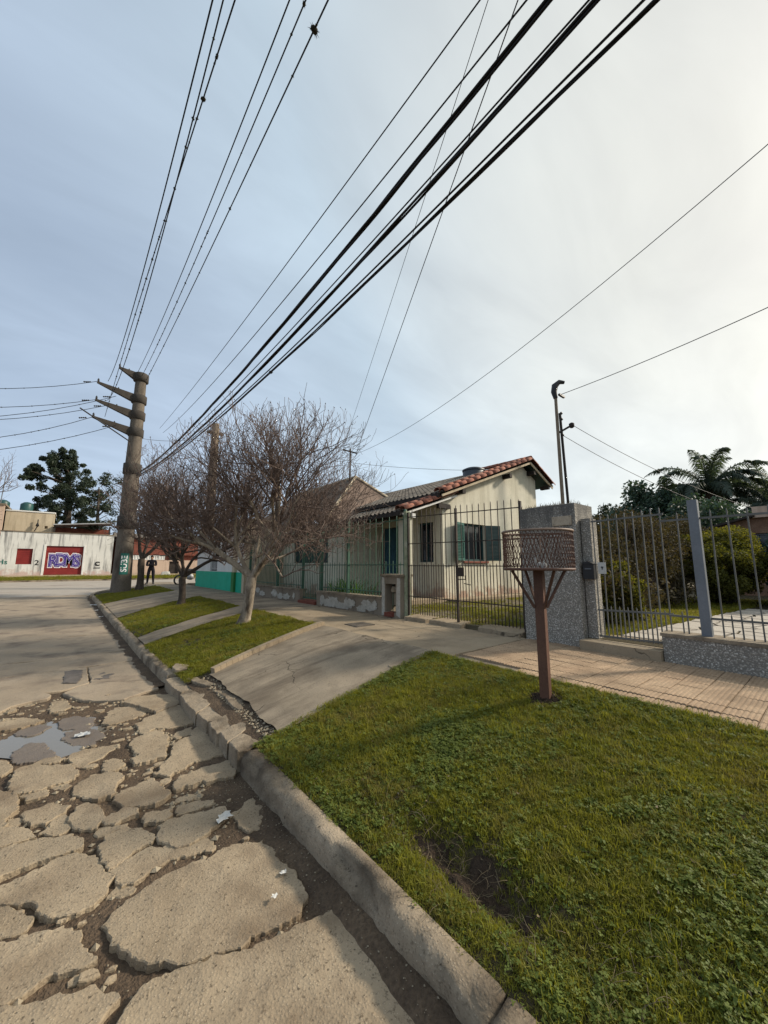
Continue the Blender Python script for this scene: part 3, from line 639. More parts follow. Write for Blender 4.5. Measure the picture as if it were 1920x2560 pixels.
for i, (z, poly) in enumerate([
  (.11,[(1.12,5.94),(1.21,5.96),(1.33,5.84),(1.27,5.3),(1.16,5.2),(1.12,5.52)]),
  (.12,[(1.14,5.15),(1.25,5.23),(1.39,5.12),(1.39,4.8),(1.37,4.63),(1.2,4.48),(1.14,4.42),(1.12,4.88)]),
  (.12,[(1.19,4.44),(1.37,4.57),(1.4,4.31),(1.36,4.19),(1.26,4.05),(1.16,4.09),(1.14,4.38)]),
  (.125,[(1.16,4.02),(1.32,4.07),(1.4,4.0),(1.37,3.87),(1.21,3.75),(1.16,3.76)]),
  (.135,[(1.18,3.72),(1.39,3.83),(1.42,3.77),(1.37,3.65),(1.24,3.56),(1.17,3.50)]),
  (.13,[(1.18,3.47),(1.29,3.55),(1.37,3.52),(1.39,3.41),(1.37,3.3),(1.21,3.23),(1.17,3.24)]),
  (.17,[(1.3,5.58),(1.36,5.57),(1.4,5.3),(1.48,5.02),(1.41,5.1),(1.34,5.31)]),
  (.175,[(1.42,4.85),(1.51,4.7),(1.5,4.39),(1.49,4.16),(1.44,4.01),(1.43,4.12),(1.43,4.31),(1.45,4.49)]),
  (.19,[(1.54,4.51),(1.61,4.48),(1.63,4.38),(1.58,4.22),(1.53,4.22),(1.53,4.38)]),
  (.20,[(1.24,6.19),(1.29,6.33),(1.40,6.11),(1.34,5.95),(1.24,5.99)])]):
    piece('kerb_fragment', slab_mesh('kerb_fragment', poly, z, M['kerb'], thick=.30 if i < 6 else .08, rough=.006, step=.018, dens=.04, seed=200+i*2.7, edge=.005, grow=.020, bow=.010, tilt=(random.uniform(.0,.05), random.uniform(-.01,.01))), kerb)

# ------------------------------------------------------------------ verge, ramps
def strip(name, ya, yb, zoff, m, x0=None, x1=XS, nx=26, dy=.08, kind='structure', nzamp=.012):
    """a piece of the slope between kerb and pavement; ya(s), yb(s): its near and far edges, s from kerb 0 to pavement 1"""
    V = []; F = []; my = max(2, int(abs(yb(.5)-ya(.5))/dy)); 
    for j in range(my+1):
        for i in range(nx+1):
            s = i/nx; Y = ya(s)*(1-j/my) + yb(s)*j/my
            a = (kx(Y)+KW-.004) if x0 is None else x0 + .05*fbm(Y, 5, 0, 1.7) + .015*ns(Y, 2, 0, 9); X = a + (x1-a)*s
            V.append((X, Y, zv(X, Y) + zoff + nzamp*fbm(X, Y, 2, 2.2)))
    for j in range(my):
        for i in range(nx): F.append((j*(nx+1)+i, j*(nx+1)+i+1, (j+1)*(nx+1)+i+1, (j+1)*(nx+1)+i))
    return obj(name, npmesh(name, V, F, m, True), kind=kind)
c0 = lambda v: (lambda s: v)
lr = lambda a, b: (lambda s: a + (b-a)*s)
def bankz(X, Y):    # the eroded hollow behind the near kerb
    d = math.exp(-((X-1.58)/.115)**2) * math.exp(-((Y-1.28)/.38)**2)
    return -.09*d*(1 + .5*fbm(X, Y, 8, 5))
_zv = zv
def zv(X, Y): return _zv(X, Y) + (bankz(X, Y) if -.5 < Y < 3.3 else 0)
strip('verge', c0(-5), lr(3.22,3.36), 0, M['soil'], nx=60, dy=.05)
strip('verge', lr(5.40,6.05), lr(8.42,9.2), 0, M['soil'], nx=40)
strip('verge', lr(9.25,10.2), lr(12.7,14.6), 0, M['soil'], nx=30)
strip('verge', lr(16.9,18.5), lr(21.4,23.6), 0, M['soil'], nx=30, dy=.15)
# bare earth in the hollow behind the near kerb
hx = list(np.arange(1.40,1.80,.012)); hy = list(np.arange(.35,2.2,.02))
def hollow(x, y):
    d = math.exp(-((x-1.575)/.105)**2)*math.exp(-((y-1.28)/.38)**2)*(1 + .9*fbm(x, y, 4, 6))
    return zv(x, y) + .012*fbm(x, y, 2, 2.2) + (.016*fbm(x, y, 1, 16) + .008 if d > .45 else -.02)
obj('bare_earth', grid('bare_earth', hx, hy, hollow, M['bank']), kind='structure')
# driveway: cast slabs on the slope
drive = strip('driveway', lr(3.20,3.34), lr(5.42,6.07), .012, M['walk'], x0=1.50, nx=40, dy=.06, nzamp=.010)
WL[drive.name] = Vector((0,0,0))
lip = MB()
for s0 in np.linspace(0, .97, 24):
    s1 = s0 + .97/24; Ya, Yb = 5.42+.65*s0, 5.42+.65*s1; Xa, Xb = 1.55+2.0*s0, 1.55+2.0*s1
    lip.bar((Xa,Ya,zv(Xa,Ya)+.03), (Xb,Yb,zv(Xb,Yb)+.03), .085, .085)
part('edge_lip', lip, M['walk_tan'], drive)
strip('driveway_earth', lr(3.1,3.2), lr(5.5,6.2), -.018, M['mud'], nx=40, dy=.05, nzamp=.012)
strip('footpath', lr(8.42,9.2), lr(9.25,10.2), .02, M['walk'], nx=30)
strip('ramp', lr(12.7,14.6), lr(16.9,18.5), .02, M['walk'], nx=30)
# slabs broken off along the driveway's lower side
for i, (poly, z) in enumerate([([(2.85,3.34),(3.12,3.31),(3.16,3.42),(2.9,3.46)],.53),([(3.16,3.31),(3.42,3.33),(3.40,3.45),(3.2,3.43)],.53)]):
    piece('broken_slab', slab_mesh('broken_slab', poly, 0, M['walk'], thick=.05, rough=.012, seed=300+i, edge=.006, zf=lambda x, y: zv(x, y)+.020), drive)

rv2 = []; rf2 = []
for i in range(500):
    y = random.uniform(3.3,5.8); x = 1.40 + abs(random.gauss(0,.07)); blob((x, y, zv(x, y) - .012), random.choice((.004,.006,.009,.013,.02)), rv2, rf2)
obj('kerb_rubble', npmesh('kerb_rubble', rv2, rf2, M['rubble']), label='crumbled concrete rubble between the broken kerb and the driveway', kind='stuff')
# ------------------------------------------------------------------ pavement
def gridpatch(mb, x0, x1, y0, y1, z, mi=0): mb.box((x0,y0,z-.2),(x1,y1,z),mi)
pav = root('pavement', None, None, (4.4, 3, ZS)); pav['kind'] = 'structure'
pb = MB(); pb.box((XS-.02,-5,ZS-.35),(XF+.1,30,ZS-.03)); part('bedding', pb, M['walk'], pav)
# ribbed tiles on the near stretch
def tile_mesh(w=.2):
    mb = MB(); h = .03; nr = 6; g = .0035; W = w-2*g; prof = []
    for i in range(nr):
        a = -W/2 + W*i/nr; p = W/nr
        prof += [(a+.12*p, 0), (a+.28*p, .0045), (a+.72*p, .0045), (a+.88*p, 0)]
    prof = [(-W/2, -h), (-W/2, 0)] + prof + [(W/2, 0), (W/2, -h)]
    k = len(prof)
    v = [(-W/2, y, z) for y, z in prof] + [(W/2, y, z) for y, z in prof]
    mb.add(v, [(i, i+1, k+i+1, k+i) for i in range(k-1)] + [tuple(range(k)), tuple(reversed(range(k, 2*k)))])
    me = mb.mesh('tile'); setm(me, M['tile']); return me
tm = tile_mesh()
nrow = 9; tw = (XF - XS - .02)/nrow
for j in range(22):
    for i in range(nrow):
        Y = 3.10 - .2*(j+.5) + (.1 if i % 2 else 0)*0; X = XS + .02 + tw*(i+.5)
        if i == 0 and (random.random() < .12 or j < 3): continue
        rz = random.choice((0, 0, 0, math.pi))
        piece('tile', tm, pav, (X, Y, ZS - .012 + random.uniform(-.003,.003) - (.008 if i == 0 else 0)), (random.gauss(0,.012), random.gauss(0,.012), rz + random.gauss(0,.006)), (tw/.2,1,1))
# cast panels beyond
ye = [3.12, 4.6, 6.1, 7.6, 9.2, 10.8, 12.4, 14.0, 15.8, 17.6, 19.4, 21.2, 23.0, 25.0]
for i in range(len(ye)-1):
    a, b = ye[i], ye[i+1]
    for x0, x1 in (((XS-.03, XF),) if i > 1 else ((XS-.03, 4.45), (4.46, XF))):
        piece('panel', slab_mesh('panel', [(x0,a+.006),(x1,a+.006),(x1,b-.006),(x0,b-.006)], ZS-.004-random.uniform(0,.006), M['walk'] if i > 3 else M['walk_tan'], thick=.08, rough=.004, step=.05, dens=.15, bow=.004, seed=400+i*3, edge=.006), pav)
# iron cover let into the pavement
cv = MB(); cv.box((3.95,5.55,ZS-.01),(4.35,5.95,ZS+.006)); cv.box((4.0,5.6,ZS+.006),(4.3,5.9,ZS+.009)); part('meter_cover', cv, M['poleconc'], pav)
# corner of the block, cut off at an angle, with its kerb
ck = [(.80,21.4),(.86,22.6),(1.15,23.8),(1.75,25.0),(2.6,26.2),(3.6,27.3),(5.0,28.2),(8.0,28.9),(16,29.2)]
cb = MB()
top = [(x, y, zroad(y)+.14 if x < 2 else .42) for x, y in ck]
for (x0,y0),(x1,y1) in zip(ck, ck[1:]):
    cb.bar((x0,y0,zroad(y0)+.02),(x1,y1,zroad(y1)+.02),.14,.26)
part('corner_kerb', cb, M['kerb'], kerb)
inn = [(x+.1, y-.1) for x, y in ck[2:]]
cp = MB()
for i in range(len(inn)-1):
    (x0,y0),(x1,y1) = inn[i], inn[i+1]
    cp.add([(x0,y0,zroad(y0)+.15),(x1,y1,zroad(y1)+.15),(max(x1,XS),min(y1,25)-.0,ZS),(max(x0,XS),min(y0,25),ZS)], [(0,1,2,3)])
cp.add([(XS,24.9,ZS-.006),(XF+10,24.9,ZS-.006),(XF+10,28.8,ZS-.1),(5.0,28.0,ZS-.1),(3.6,27.2,ZS-.08)], [(0,1,2,3,4)])
part('corner_paving', cp, M['walk'], pav)
cg = MB()
cvt = [(.92,21.35),(.98,22.6),(1.27,23.75),(1.85,24.9),(XS,24.95),(XS,23.55),(kx(21.4)+KW,21.38)]
cg.add([(x, y, min(zv(x, min(y,23)), ZS-.02) if x > 1.9 else zroad(y)+.15) for x, y in cvt], [tuple(reversed(range(len(cvt))))])
thing('verge', cg, M['soil'], kind='structure')
# cross street and its far side
cs = MB(); xs_ = [-60,-20,-8,0,8,20,60]; ysr = [23.6,26,29,32,36]
V = [(x, y, zroad(y) - .004) for y in ysr for x in xs_]; n_ = len(xs_)
cs.add(V, [(j*n_+i, j*n_+i+1, (j+1)*n_+i+1, (j+1)*n_+i) for j in range(len(ysr)-1) for i in range(n_-1)], 0, True)
cross = thing('cross_street', cs, M['road2'], kind='structure')
fk = MB(); fk.box((-60,36,.3),(60,36.15,.62)); part('far_kerb', fk, M['kerb'], cross)
fs_ = MB(); fs_.add([(-60,36.15,.60),(60,36.15,.60),(60,40.3,.92),(-60,40.3,.92)], [(0,1,2,3)])
thing('far_verge', fs_, M['earth'], kind='structure')
fp = MB(); fp.add([(-60,38.3,.775),(60,38.3,.775),(60,40.2,.92),(-60,40.2,.92)], [(0,1,2,3)]); thing('far_pavement', fp, M['walk_tan'], kind='structure')

# ------------------------------------------------------------------ yards behind the fence line
yd = MB(); yd.box((XF+.1,3.0,-.2),(30,25,.60)); thing('front_yard', yd, M['earth'], kind='structure')
ry = MB(); ry.box((XF+.12,-8,-.2),(40,3.0,.66)); thing('lawn_ground', ry, M['soil'], kind='structure')

# ------------------------------------------------------------------ fences
def bar_mesh(h, w=.013, tip=.03):
    mb = MB(); mb.box((-w/2,-w/2,0),(w/2,w/2,h-tip)); mb.add([(-w/2,-w/2,h-tip),(w/2,-w/2,h-tip),(w/2,w/2,h-tip),(-w/2,w/2,h-tip),(0,0,h)], [(0,1,4),(1,2,4),(2,3,4),(3,0,4)])
    return mb
def barset(parent, ys_, x, z0f, z1f, m, w=.013):
    cache = {}
    for y in ys_:
        z0 = z0f(y); h = round(z1f(y) - z0, 2)
        if h not in cache: cache[h] = bar_mesh(h, w).mesh('bar'); setm(cache[h], m)
        piece('bar', cache[h], parent, (x, y, z0), (random.gauss(0,.003), random.gauss(0,.003), 0))

# low garden wall with flaking plaster
gw = root('garden_wall', 'low garden wall with flaking white plaster under the green railings', 'wall', (5.38, 10, ZS))
for (a, b) in ((6.50, 9.35), (10.35, 14.9)):
    w_ = MB(); wall(w_, (5.28, b, ZS-.1), (0,-1,0), (-1,0,0), b-a, .44, .2); part('wall_run', w_, M['flaky'], gw)
    cp_ = MB(); cp_.box((5.25,a-.01,.888),(5.50,b+.01,.935)); part('coping', cp_, M['walk'], gw)
# patches of surviving white render, each a thin skin on the wall
M['flakewhite'] = plain('old_white_render', (.36,.34,.29), (.50,.475,.42), 9, 40, .4, .3, .004, .9)
for i in range(26):
    y = random.choice((random.uniform(6.7,9.1), random.uniform(10.6,14.5))); r_ = random.uniform(.06,.26); pts = []
    zc = .68 + random.uniform(-.06,.08)
    for k in range(34):
        th = 2*math.pi*k/34; rr = 1 + .45*ns(math.cos(th)*1.3, math.sin(th)*1.3, i*5, 1.6) + .35*ns(math.cos(th), math.sin(th), i*3, 6)
        pts.append((5.279-.0006*i, min(max(y + r_*rr*math.cos(th), 6.52 if y < 9.5 else 10.37), 9.33 if y < 9.5 else 14.88), min(max(zc + .09*rr*math.sin(th), .56), .87)))
    pm_ = MB(); pm_.prism(pts, (-.006,0,0)); part('render_patch', pm_, M['flakewhite'], gw)

gf_ = root('green_railings', 'green iron railings standing on the flaking garden wall', 'railing', (5.38, 10, .93))
for y0, y1 in ((5.84, 9.33), (10.37, 14.85)):
    zz = lambda y: .935 if y > 6.5 else .60
    ys_ = np.arange(y0+.06, y1-.02, .118)
    barset(gf_, ys_[::2], 5.385, zz, lambda y: 2.70, M['iron_green']); barset(gf_, ys_[1::2], 5.385, zz, lambda y: 1.72, M['iron_green'])
    for z in (2.58, 1.62, 1.02):
        r_ = MB(); r_.box((5.374,y0 if z > 1.2 else max(y0,6.5),z),(5.396,y1,z+.022)); part('rail', r_, M['iron_green'], gf_)
for y in (5.84, 7.98, 9.30, 10.40, 12.2, 14.8):
    p_ = MB(); p_.box((5.355,y-.03,.56),(5.415,y+.03,2.76)); p_.lathe((5.385,y,2.76),[(.035,0),(.03,.03),(.012,.045)],8); part('post', p_, M['iron_green'], gf_)
# wicket in the railings
wk = root('garden_gate', 'narrow green barred gate set in the green railings above a step', 'gate', (5.40, 9.85, ZS+.06))
ys_ = np.arange(9.40,10.34,.10)
barset(wk, ys_, 5.385, lambda y: .66, lambda y: 2.62, M['iron_green'])
for z in (2.52, 1.62, .68):
    r_ = MB(); r_.box((5.372,9.37,z),(5.398,10.34,z+.03)); part('rail', r_, M['iron_green'], wk)
st = MB(); st.box((5.22,9.36,.5),(5.6,10.36,.625)); thing('gate_step', st, M['brickred'], 'low red step under the narrow green gate', 'step', loc=(5.4,9.86,.55))

# gas meter pier at the end of the garden wall
mp_ = root('meter_pier', 'battered white pier with broken dark meter niche beside the driveway gates', 'pier', (5.4, 6.2, ZS))
w_ = MB(); wall(w_, (5.24,6.46,ZS-.1), (0,-1,0), (-1,0,0), .62, .93, .30, holes=[(.12,.46,.2,.78)]); part('pier_body', w_, M['flaky'], mp_)
b_ = MB(); b_.box((5.50,5.97,.74),(5.53,6.36,1.36)); part('niche_back', b_, M['wood_dk'], mp_)
c_ = MB(); c_.box((5.21,5.81,1.385),(5.57,6.49,1.43)); part('cap', c_, M['walk'], mp_)
rp_ = MB(); rp_.prism([(5.239,6.45,.56),(5.239,6.36,.58),(5.239,6.35,1.1),(5.239,6.37,1.36),(5.239,6.45,1.37)], (-.006,0,0)); rp_.prism([(5.239,5.98,.6),(5.239,5.86,.56),(5.239,5.85,1.35),(5.239,5.95,1.36),(5.239,5.97,1.0)], (-.006,0,0)); part('render_patch', rp_, M['flakewhite'], mp_)
dm = MB()
dm.box((5.40,6.06,.78),(5.49,6.30,1.02)); dm.lathe((5.38,6.20,1.05),[(.06,0),(.075,.05),(.05,.12)],10); dm.tube([(5.36,6.10,.75),(5.36,6.10,1.1),(5.40,6.14,1.25)],.018,6)
part('gas_meter', dm, M['rubble'], mp_)
rb = MB(); rb.box((5.18,6.05,.56),(5.30,6.20,.66)); rb.box((5.20,6.22,.555),(5.29,6.33,.64)); part('loose_bricks', rb, M['brickred'], mp_)

# driveway double gate, thin rusty bars
dg = root('driveway_gate', 'tall rusty double gate of thin bars across the driveway', 'gate', (5.38, 4.45, ZS))
def gtop(y): return 2.60 + .05*math.cos((y-4.45)/1.3*math.pi)*0 + (.05 if y > 4.45 else -.03)
ys_ = np.arange(3.20,5.74,.0635)
sw = lambda y: .655
barset(dg, ys_[::2], 5.38, sw, lambda y: round(2.62 + .10*(y-3.2)/2.5 + .05, 2), M['iron_dark'], .011)
barset(dg, ys_[1::2], 5.38, sw, lambda y: 1.66, M['iron_dark'], .011)
for z0, z1 in ((2.52,2.62),(2.02,2.06),(1.60,1.61),(.98,1.0)):
    r_ = MB(); r_.bar((5.38,3.17,z0),(5.38,5.74,z1),.016,.016); part('rail', r_, M['iron_dark'], dg)
for y, h in ((3.17,2.62),(4.47,2.66),(5.74,2.72)):
    p_ = MB(); p_.box((5.36,y-.018,.62),(5.40,y+.018,h)); part('stile', p_, M['iron_dark'], dg)
l_ = MB(); l_.box((5.34,4.30,1.42),(5.36,4.45,1.58)); l_.tube([(5.33,4.42,1.37),(5.33,4.25,1.37),(5.33,4.25,1.44)],.009,6); l_.tube([(5.33,4.28,1.30),(5.33,4.14,1.28)],.008,6); part('bolt', l_, M['iron_dark'], dg)
# pale column between railings and gate
gp = MB(); gp.box((5.33,5.76,.5),(5.45,5.83,2.75)); thing('gate_post', gp, M['mossy'], 'pale mossy gate post between meter pier and driveway gate', 'post', loc=(5.39,5.8,ZS))

for i, poly in enumerate([[(5.22,3.2),(5.62,3.2),(5.6,3.8),(5.45,4.0),(5.24,3.95)],[(5.22,4.3),(5.58,4.35),(5.64,5.0),(5.24,5.05)],[(5.24,5.15),(5.6,5.1),(5.62,5.7),(5.22,5.72)]]):
    piece('threshold_slab', slab_mesh('threshold_slab', poly, .62, M['walk_tan'], thick=.12, rough=.012, seed=500+i*3, edge=.008, tilt=(.05,.0)), pav)

# ------------------------------------------------------------------ pebbledash pillar and the neighbour's front
pl = root('pillar', 'thick pebbledash concrete pillar behind the brown litter basket', 'pillar', (5.6, 2.72, ZS))
p_ = MB()
P0 = [(5.30,2.30),(5.30,3.13),(5.86,3.13),(5.86,2.30)]
z0, z1 = .3, 2.47
n = 14
ringv = []
for k in range(n+1):
    z = z0 + (z1-z0)*k/n
    for x, y in P0: ringv.append((x + .006*ns(x,y,z*3,2), y + .006*ns(y,x,z*3,2), z))
p_.add(ringv, [(4*k+i, 4*k+4+i, 4*k+4+(i+1)%4, 4*k+(i+1)%4) for k in range(n) for i in range(4)])
tv = []
for i in range(9):
    for j in range(9):
        x = 5.30+.56*i/8; y = 2.30+.83*j/8; tv.append((x, y, z1 + (.03*max(0,ns(x*3,y*3,1,2)) + .015 if 0<i<8 and 0<j<8 else 0)))
p_.add(tv, [(i*9+j, i*9+j+9, i*9+j+10, i*9+j+1) for i in range(8) for j in range(8)])
part('shaft', p_, M['pebble'], pl)
q_ = MB(); q_.box((5.282,2.35,2.17),(5.30,2.62,2.30)); part('number_plate', q_, M['plaque'], pl)
q_ = MB()
for yy_, zz_ in ((2.37,2.19),(2.60,2.19),(2.37,2.28),(2.60,2.28)): q_.lathe((5.280,yy_,zz_),[(.006,-.002),(.006,.002)],6)
part('screw', q_, M['iron_dark'], pl)
# weeds on its top
wv = []; wf = []
for i in range(260):
    x = random.uniform(5.31,5.85); y = random.uniform(2.32,3.12); z = 2.475; h = random.uniform(.02,.09); a = random.uniform(0,6.28); w = .006
    o = len(wv); wv += [(x-w*math.cos(a),y-w*math.sin(a),z),(x+w*math.cos(a),y+w*math.sin(a),z),(x+h*.5*math.sin(a),y-h*.5*math.cos(a),z+h)]; wf.append((o,o+1,o+2))
obj('pillar_weeds', npmesh('pillar_weeds', wv, wf, M['leaf_hedge']), label='dry weeds growing on top of the pebbledash pillar', kind='stuff')
# slim jamb against the pillar
jb = MB(); jb.box((5.42,2.16,.60),(5.62,2.285,2.25)); part('jamb', jb, M['pebble'], pl)
# letter box and notice
lb = root('letter_box', 'dark metal letter box fixed on the side of the pebbledash pillar', 'letter box', (5.4, 2.2, 1.45))
b_ = MB(); b_.box((5.345,2.13,1.43),(5.47,2.27,1.63)); part('box', b_, M['black'], lb)
b_ = MB(); b_.prism([(5.33,2.28,1.63),(5.33,2.20,1.67),(5.33,2.12,1.63)], (.15,0,0)); part('lid', b_, M['black'], lb)
b_ = MB(); b_.box((5.335,2.16,1.56),(5.343,2.24,1.57)); part('slot', b_, M['iron_grey'], lb)
nb = root('notice', 'small white notice tied on the bars next to the letter box', 'notice', (5.42, 2.05, 1.45))
b_ = MB(); b_.box((5.400,2.00,1.50),(5.404,2.10,1.65)); part('sheet', b_, M['paper'], nb)
b_ = MB(); b_.box((5.397,2.03,1.58),(5.3995,2.06,1.595)); b_.box((5.397,2.04,1.555),(5.3995,2.05,1.58)); part('print', b_, M['black'], nb)

ng = root('entrance_gate', 'grey barred entrance gate right of the pebbledash pillar', 'gate', (5.42, 1.75, .62))
ys_ = list(np.linspace(1.36, 2.13, 9))
barset(ng, ys_, 5.42, lambda y: .69, lambda y: round(2.28 + .04*(2.1-y), 2), M['iron_bar'], .013)
barset(ng, [(a+b)/2 for a, b in zip(ys_, ys_[1:])], 5.42, lambda y: .69, lambda y: 1.10, M['iron_bar'], .012)
for z in (2.20, 1.03, .70):
    r_ = MB(); r_.bar((5.42,1.33,z+.02),(5.42,2.15,z),.016,.022); part('rail', r_, M['iron_bar'], ng)
sp = MB()
sp.box((5.16,1.42,.4),(5.75,2.30,.655)); thing('entrance_step', sp, M['walk_tan'], 'low concrete step in front of the grey entrance gate', 'step', loc=(5.4,1.85,ZS))
lw = root('front_wall', 'low pebbledash wall at the right edge beneath grey railings', 'wall', (5.35, 0, ZS))
w_ = MB(); wall(w_, (5.23,1.41,.3), (0,-1,0), (-1,0,0), 5.4, .52, .26); part('wall_run', w_, M['pebble'], lw)
c_ = MB(); c_.box((5.215,-4,.82),(5.505,1.425,.855)); part('coping', c_, M['walk'], lw)
rf_ = root('grey_railings', 'grey iron railings on the low pebbledash wall at right', 'railing', (5.37, 0, .85))
ys_ = list(np.arange(.895,-3.9,-.152)) ; y2 = [1.19]
barset(rf_, ys_ + y2, 5.37, lambda y: .855, lambda y: 2.22, M['iron_bar'], .013)
barset(rf_, [a-.076 for a in ys_] + [1.235], 5.37, lambda y: .855, lambda y: 1.10, M['iron_bar'], .012)
for z in (2.12, 1.03):
    r_ = MB(); r_.box((5.36,-3.9,z),(5.38,1.36,z+.022)); part('rail', r_, M['iron_bar'], rf_)
p_ = MB(); p_.box((5.325,.985,.855),(5.405,1.075,2.34)); part('post', p_, M['iron_grey'], rf_)

# path of flat stones in the neighbour's garden
gpth = root('garden_path', None, None, (7, 1.2, .66)); gpth['kind'] = 'structure'
M['flag'] = speckled('pale_flagstone', (.34,.30,.25), (.46,.42,.36), (.2,.17,.14), (.56,.52,.46), 60, .004)
def cells(x0, x1, y0, y1, s):
    pts = []
    nx_, ny_ = int((x1-x0)/s), int((y1-y0)/s)
    J = {(i,j): (x0+(x1-x0)*i/nx_ + (random.uniform(-.28,.28)*s if 0<i<nx_ else 0), y0+(y1-y0)*j/ny_ + (random.uniform(-.28,.28)*s if 0<j<ny_ else 0)) for i in range(nx_+1) for j in range(ny_+1)}
    for i in range(nx_):
        for j in range(ny_): yield [J[i,j],J[i+1,j],J[i+1,j+1],J[i,j+1]]
skew = lambda x: -.10*(x-5.8)
for q in cells(5.78,11.5,.75,2.05,.33):
    cx = sum(a for a, b in q)/4; cy = sum(b for a, b in q)/4
    f_ = MB(); pts = [((x-cx)*.93+cx, (y-cy)*.91+cy+skew(cx), .665) for x, y in q]; zt = .012+random.uniform(0,.01)
    f_.prism(pts, (0,0,zt)); part('flagstone', f_, M['flag'], gpth)
gb = MB(); gb.box((5.62,.9,.5),(5.80,2.15,.672)); part('threshold', gb, M['walk_tan'], gpth)

# ------------------------------------------------------------------ the cream house
YG = 7.4; XH = 8.3; XW = 6.9; XB = 13.75; ZY = .60; EZ = 3.72; RX, RZ = 12.9, 5.42
hs = root('cream_house', 'single storey cream house with grey roof and red tiled verge', 'house', (9, 10, ZY))
w_ = MB()
gw1 = (9.27-XH, 10.36-XH, 1.76-ZY, 2.93-ZY)
wall(w_, (XH,YG,ZY-.2), (1,0,0), (0,-1,0), XB-XH, EZ-ZY+.2-.3, .22, holes=[(gw1[0],gw1[1],gw1[2]+.2,gw1[3]+.2)])
zb = EZ-.3
w_.prism([(XH,YG,zb),(XB,YG,zb),(XB,YG,4.93),(RX,YG,RZ-.1),(XH,YG,EZ-.02)], (0,.22,0))
part('gable_wall', w_, M['cream'], hs)
w_ = MB(); wall(w_, (XH,10.45,ZY-.2), (0,-1,0), (-1,0,0), 10.45-YG-.223, EZ-ZY+.1, .22, holes=[(10.45-8.42,10.45-7.78,1.72-ZY+.2,2.93-ZY+.2),(10.45-10.15,10.45-9.42,.2,2.90-ZY+.2)]); part('porch_wall', w_, M['cream'], hs)
w_ = MB(); wall(w_, (XW,18.6,ZY-.2), (0,-1,0), (-1,0,0), 18.6-10.45, 2.75, .22, holes=[(18.6-14.15,18.6-11.5,1.72-ZY+.2,2.93-ZY+.2)]); part('wing_wall', w_, M['cream'], hs)
w_ = MB(); wall(w_, (XW+.222,10.45,ZY-.2), (1,0,0), (0,-1,0), XH-XW, 2.75, .22); part('wing_side_wall', w_, M['cream'], hs)
w_ = MB(); w_.box((XB-.22,YG+.23,ZY-.2),(XB,18,4.9)); part('back_wall', w_, M['cream'], hs)
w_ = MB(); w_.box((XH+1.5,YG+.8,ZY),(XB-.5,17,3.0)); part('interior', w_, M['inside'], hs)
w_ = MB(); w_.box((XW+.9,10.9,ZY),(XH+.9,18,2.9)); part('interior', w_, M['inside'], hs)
w_ = MB(); w_.box((XW-.1,YG-.15,.55),(XH+.02,10.46,.71)); w_.box((XH-.02,YG-.55,.55),(XB,YG+.05,.68)); part('plinth_floor', w_, M['walk_tan'], hs)
# porch post and beam
w_ = MB(); w_.box((6.80,7.38,.55),(7.08,7.66,2.93)); part('porch_column', w_, M['cream'], hs)
w_ = MB(); w_.box((6.83,7.3,2.93),(7.02,10.5,3.08)); part('porch_beam', w_, M['wood_dk'], hs)
# windows, shutters, door
def louvre(parent, hinge, ang, w, h, m, nm='shutter'):
    """one leaf, hinge bottom point, ang = direction of the leaf in plan"""
    d = Vector((math.cos(ang), math.sin(ang), 0)); n_ = Vector((-d.y, d.x, 0)); H_ = Vector(hinge); z = Vector((0,0,1))
    f = MB(); t = .035
    for a, b in ((0,.06),(w-.06,w)): f.bar(H_+d*(a+b)/2, H_+d*(a+b)/2+z*h, .06, t, up=n_)
    for a, b in ((0,.08),(h/2-.03,h/2+.03),(h-.08,h)): f.bar(H_+d*.06+z*(a+b)/2, H_+d*(w-.06)+z*(a+b)/2, t, b-a)
    L = part(nm, f, m, parent)
    bk_ = MB(); bk_.bar(H_+d*.06-n_*.006+z*h/2, H_+d*(w-.06)-n_*.006+z*h/2, .006, h-.1); part('backing', bk_, m, L)
    sm = MB(); c = d*(w-.12); th = .5
    sm.bar((0,0,0), tuple(c), .034, .006, up=tuple((z*math.cos(th)+n_*math.sin(th))))
    me = sm.mesh('slat'); setm(me, m)
    for seg in ((.09,h/2-.04),(h/2+.04,h-.09)):
        k = int((seg[1]-seg[0])/.042)
        for i in range(k): piece('slat', me, L, H_ + d*.06 + z*(seg[0]+(i+.5)*(seg[1]-seg[0])/k))
    return L
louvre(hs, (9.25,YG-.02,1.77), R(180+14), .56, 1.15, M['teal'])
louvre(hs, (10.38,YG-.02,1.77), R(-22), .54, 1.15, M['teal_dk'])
def window(parent, o, u, n_, w, h, m, cols=2, rows=3):
    o = Vector(o); u = Vector(u); n_ = Vector(n_); z = Vector((0,0,1)); f = MB(); b = .06
    f.bar(o+u*b/2, o+u*b/2+z*h, b, .06, up=n_); f.bar(o+u*(w-b/2), o+u*(w-b/2)+z*h, b, .06, up=n_)
    f.bar(o+u*b+z*b/2, o+u*(w-b)+z*b/2, .06, b); f.bar(o+u*b+z*(h-b/2), o+u*(w-b)+z*(h-b/2), .06, b)
    for i in range(1, cols): f.bar(o+u*w*i/cols+z*b, o+u*w*i/cols+z*(h-b), .035, .04, up=n_)
    W_ = part('window', f, m, parent)
    for i in range(cols):
        for j in range(rows):
            g = MB(); a0 = b+(w-2*b)*i/cols+.01; a1 = b+(w-2*b)*(i+1)/cols-.01; b0 = b+(h-2*b)*j/rows+.01; b1 = b+(h-2*b)*(j+1)/rows-.01
            g.prism([o+u*a0+z*b0, o+u*a1+z*b0, o+u*a1+z*b1, o+u*a0+z*b1], -n_*.006); part('pane', g, M['glass'], W_)
    return W_
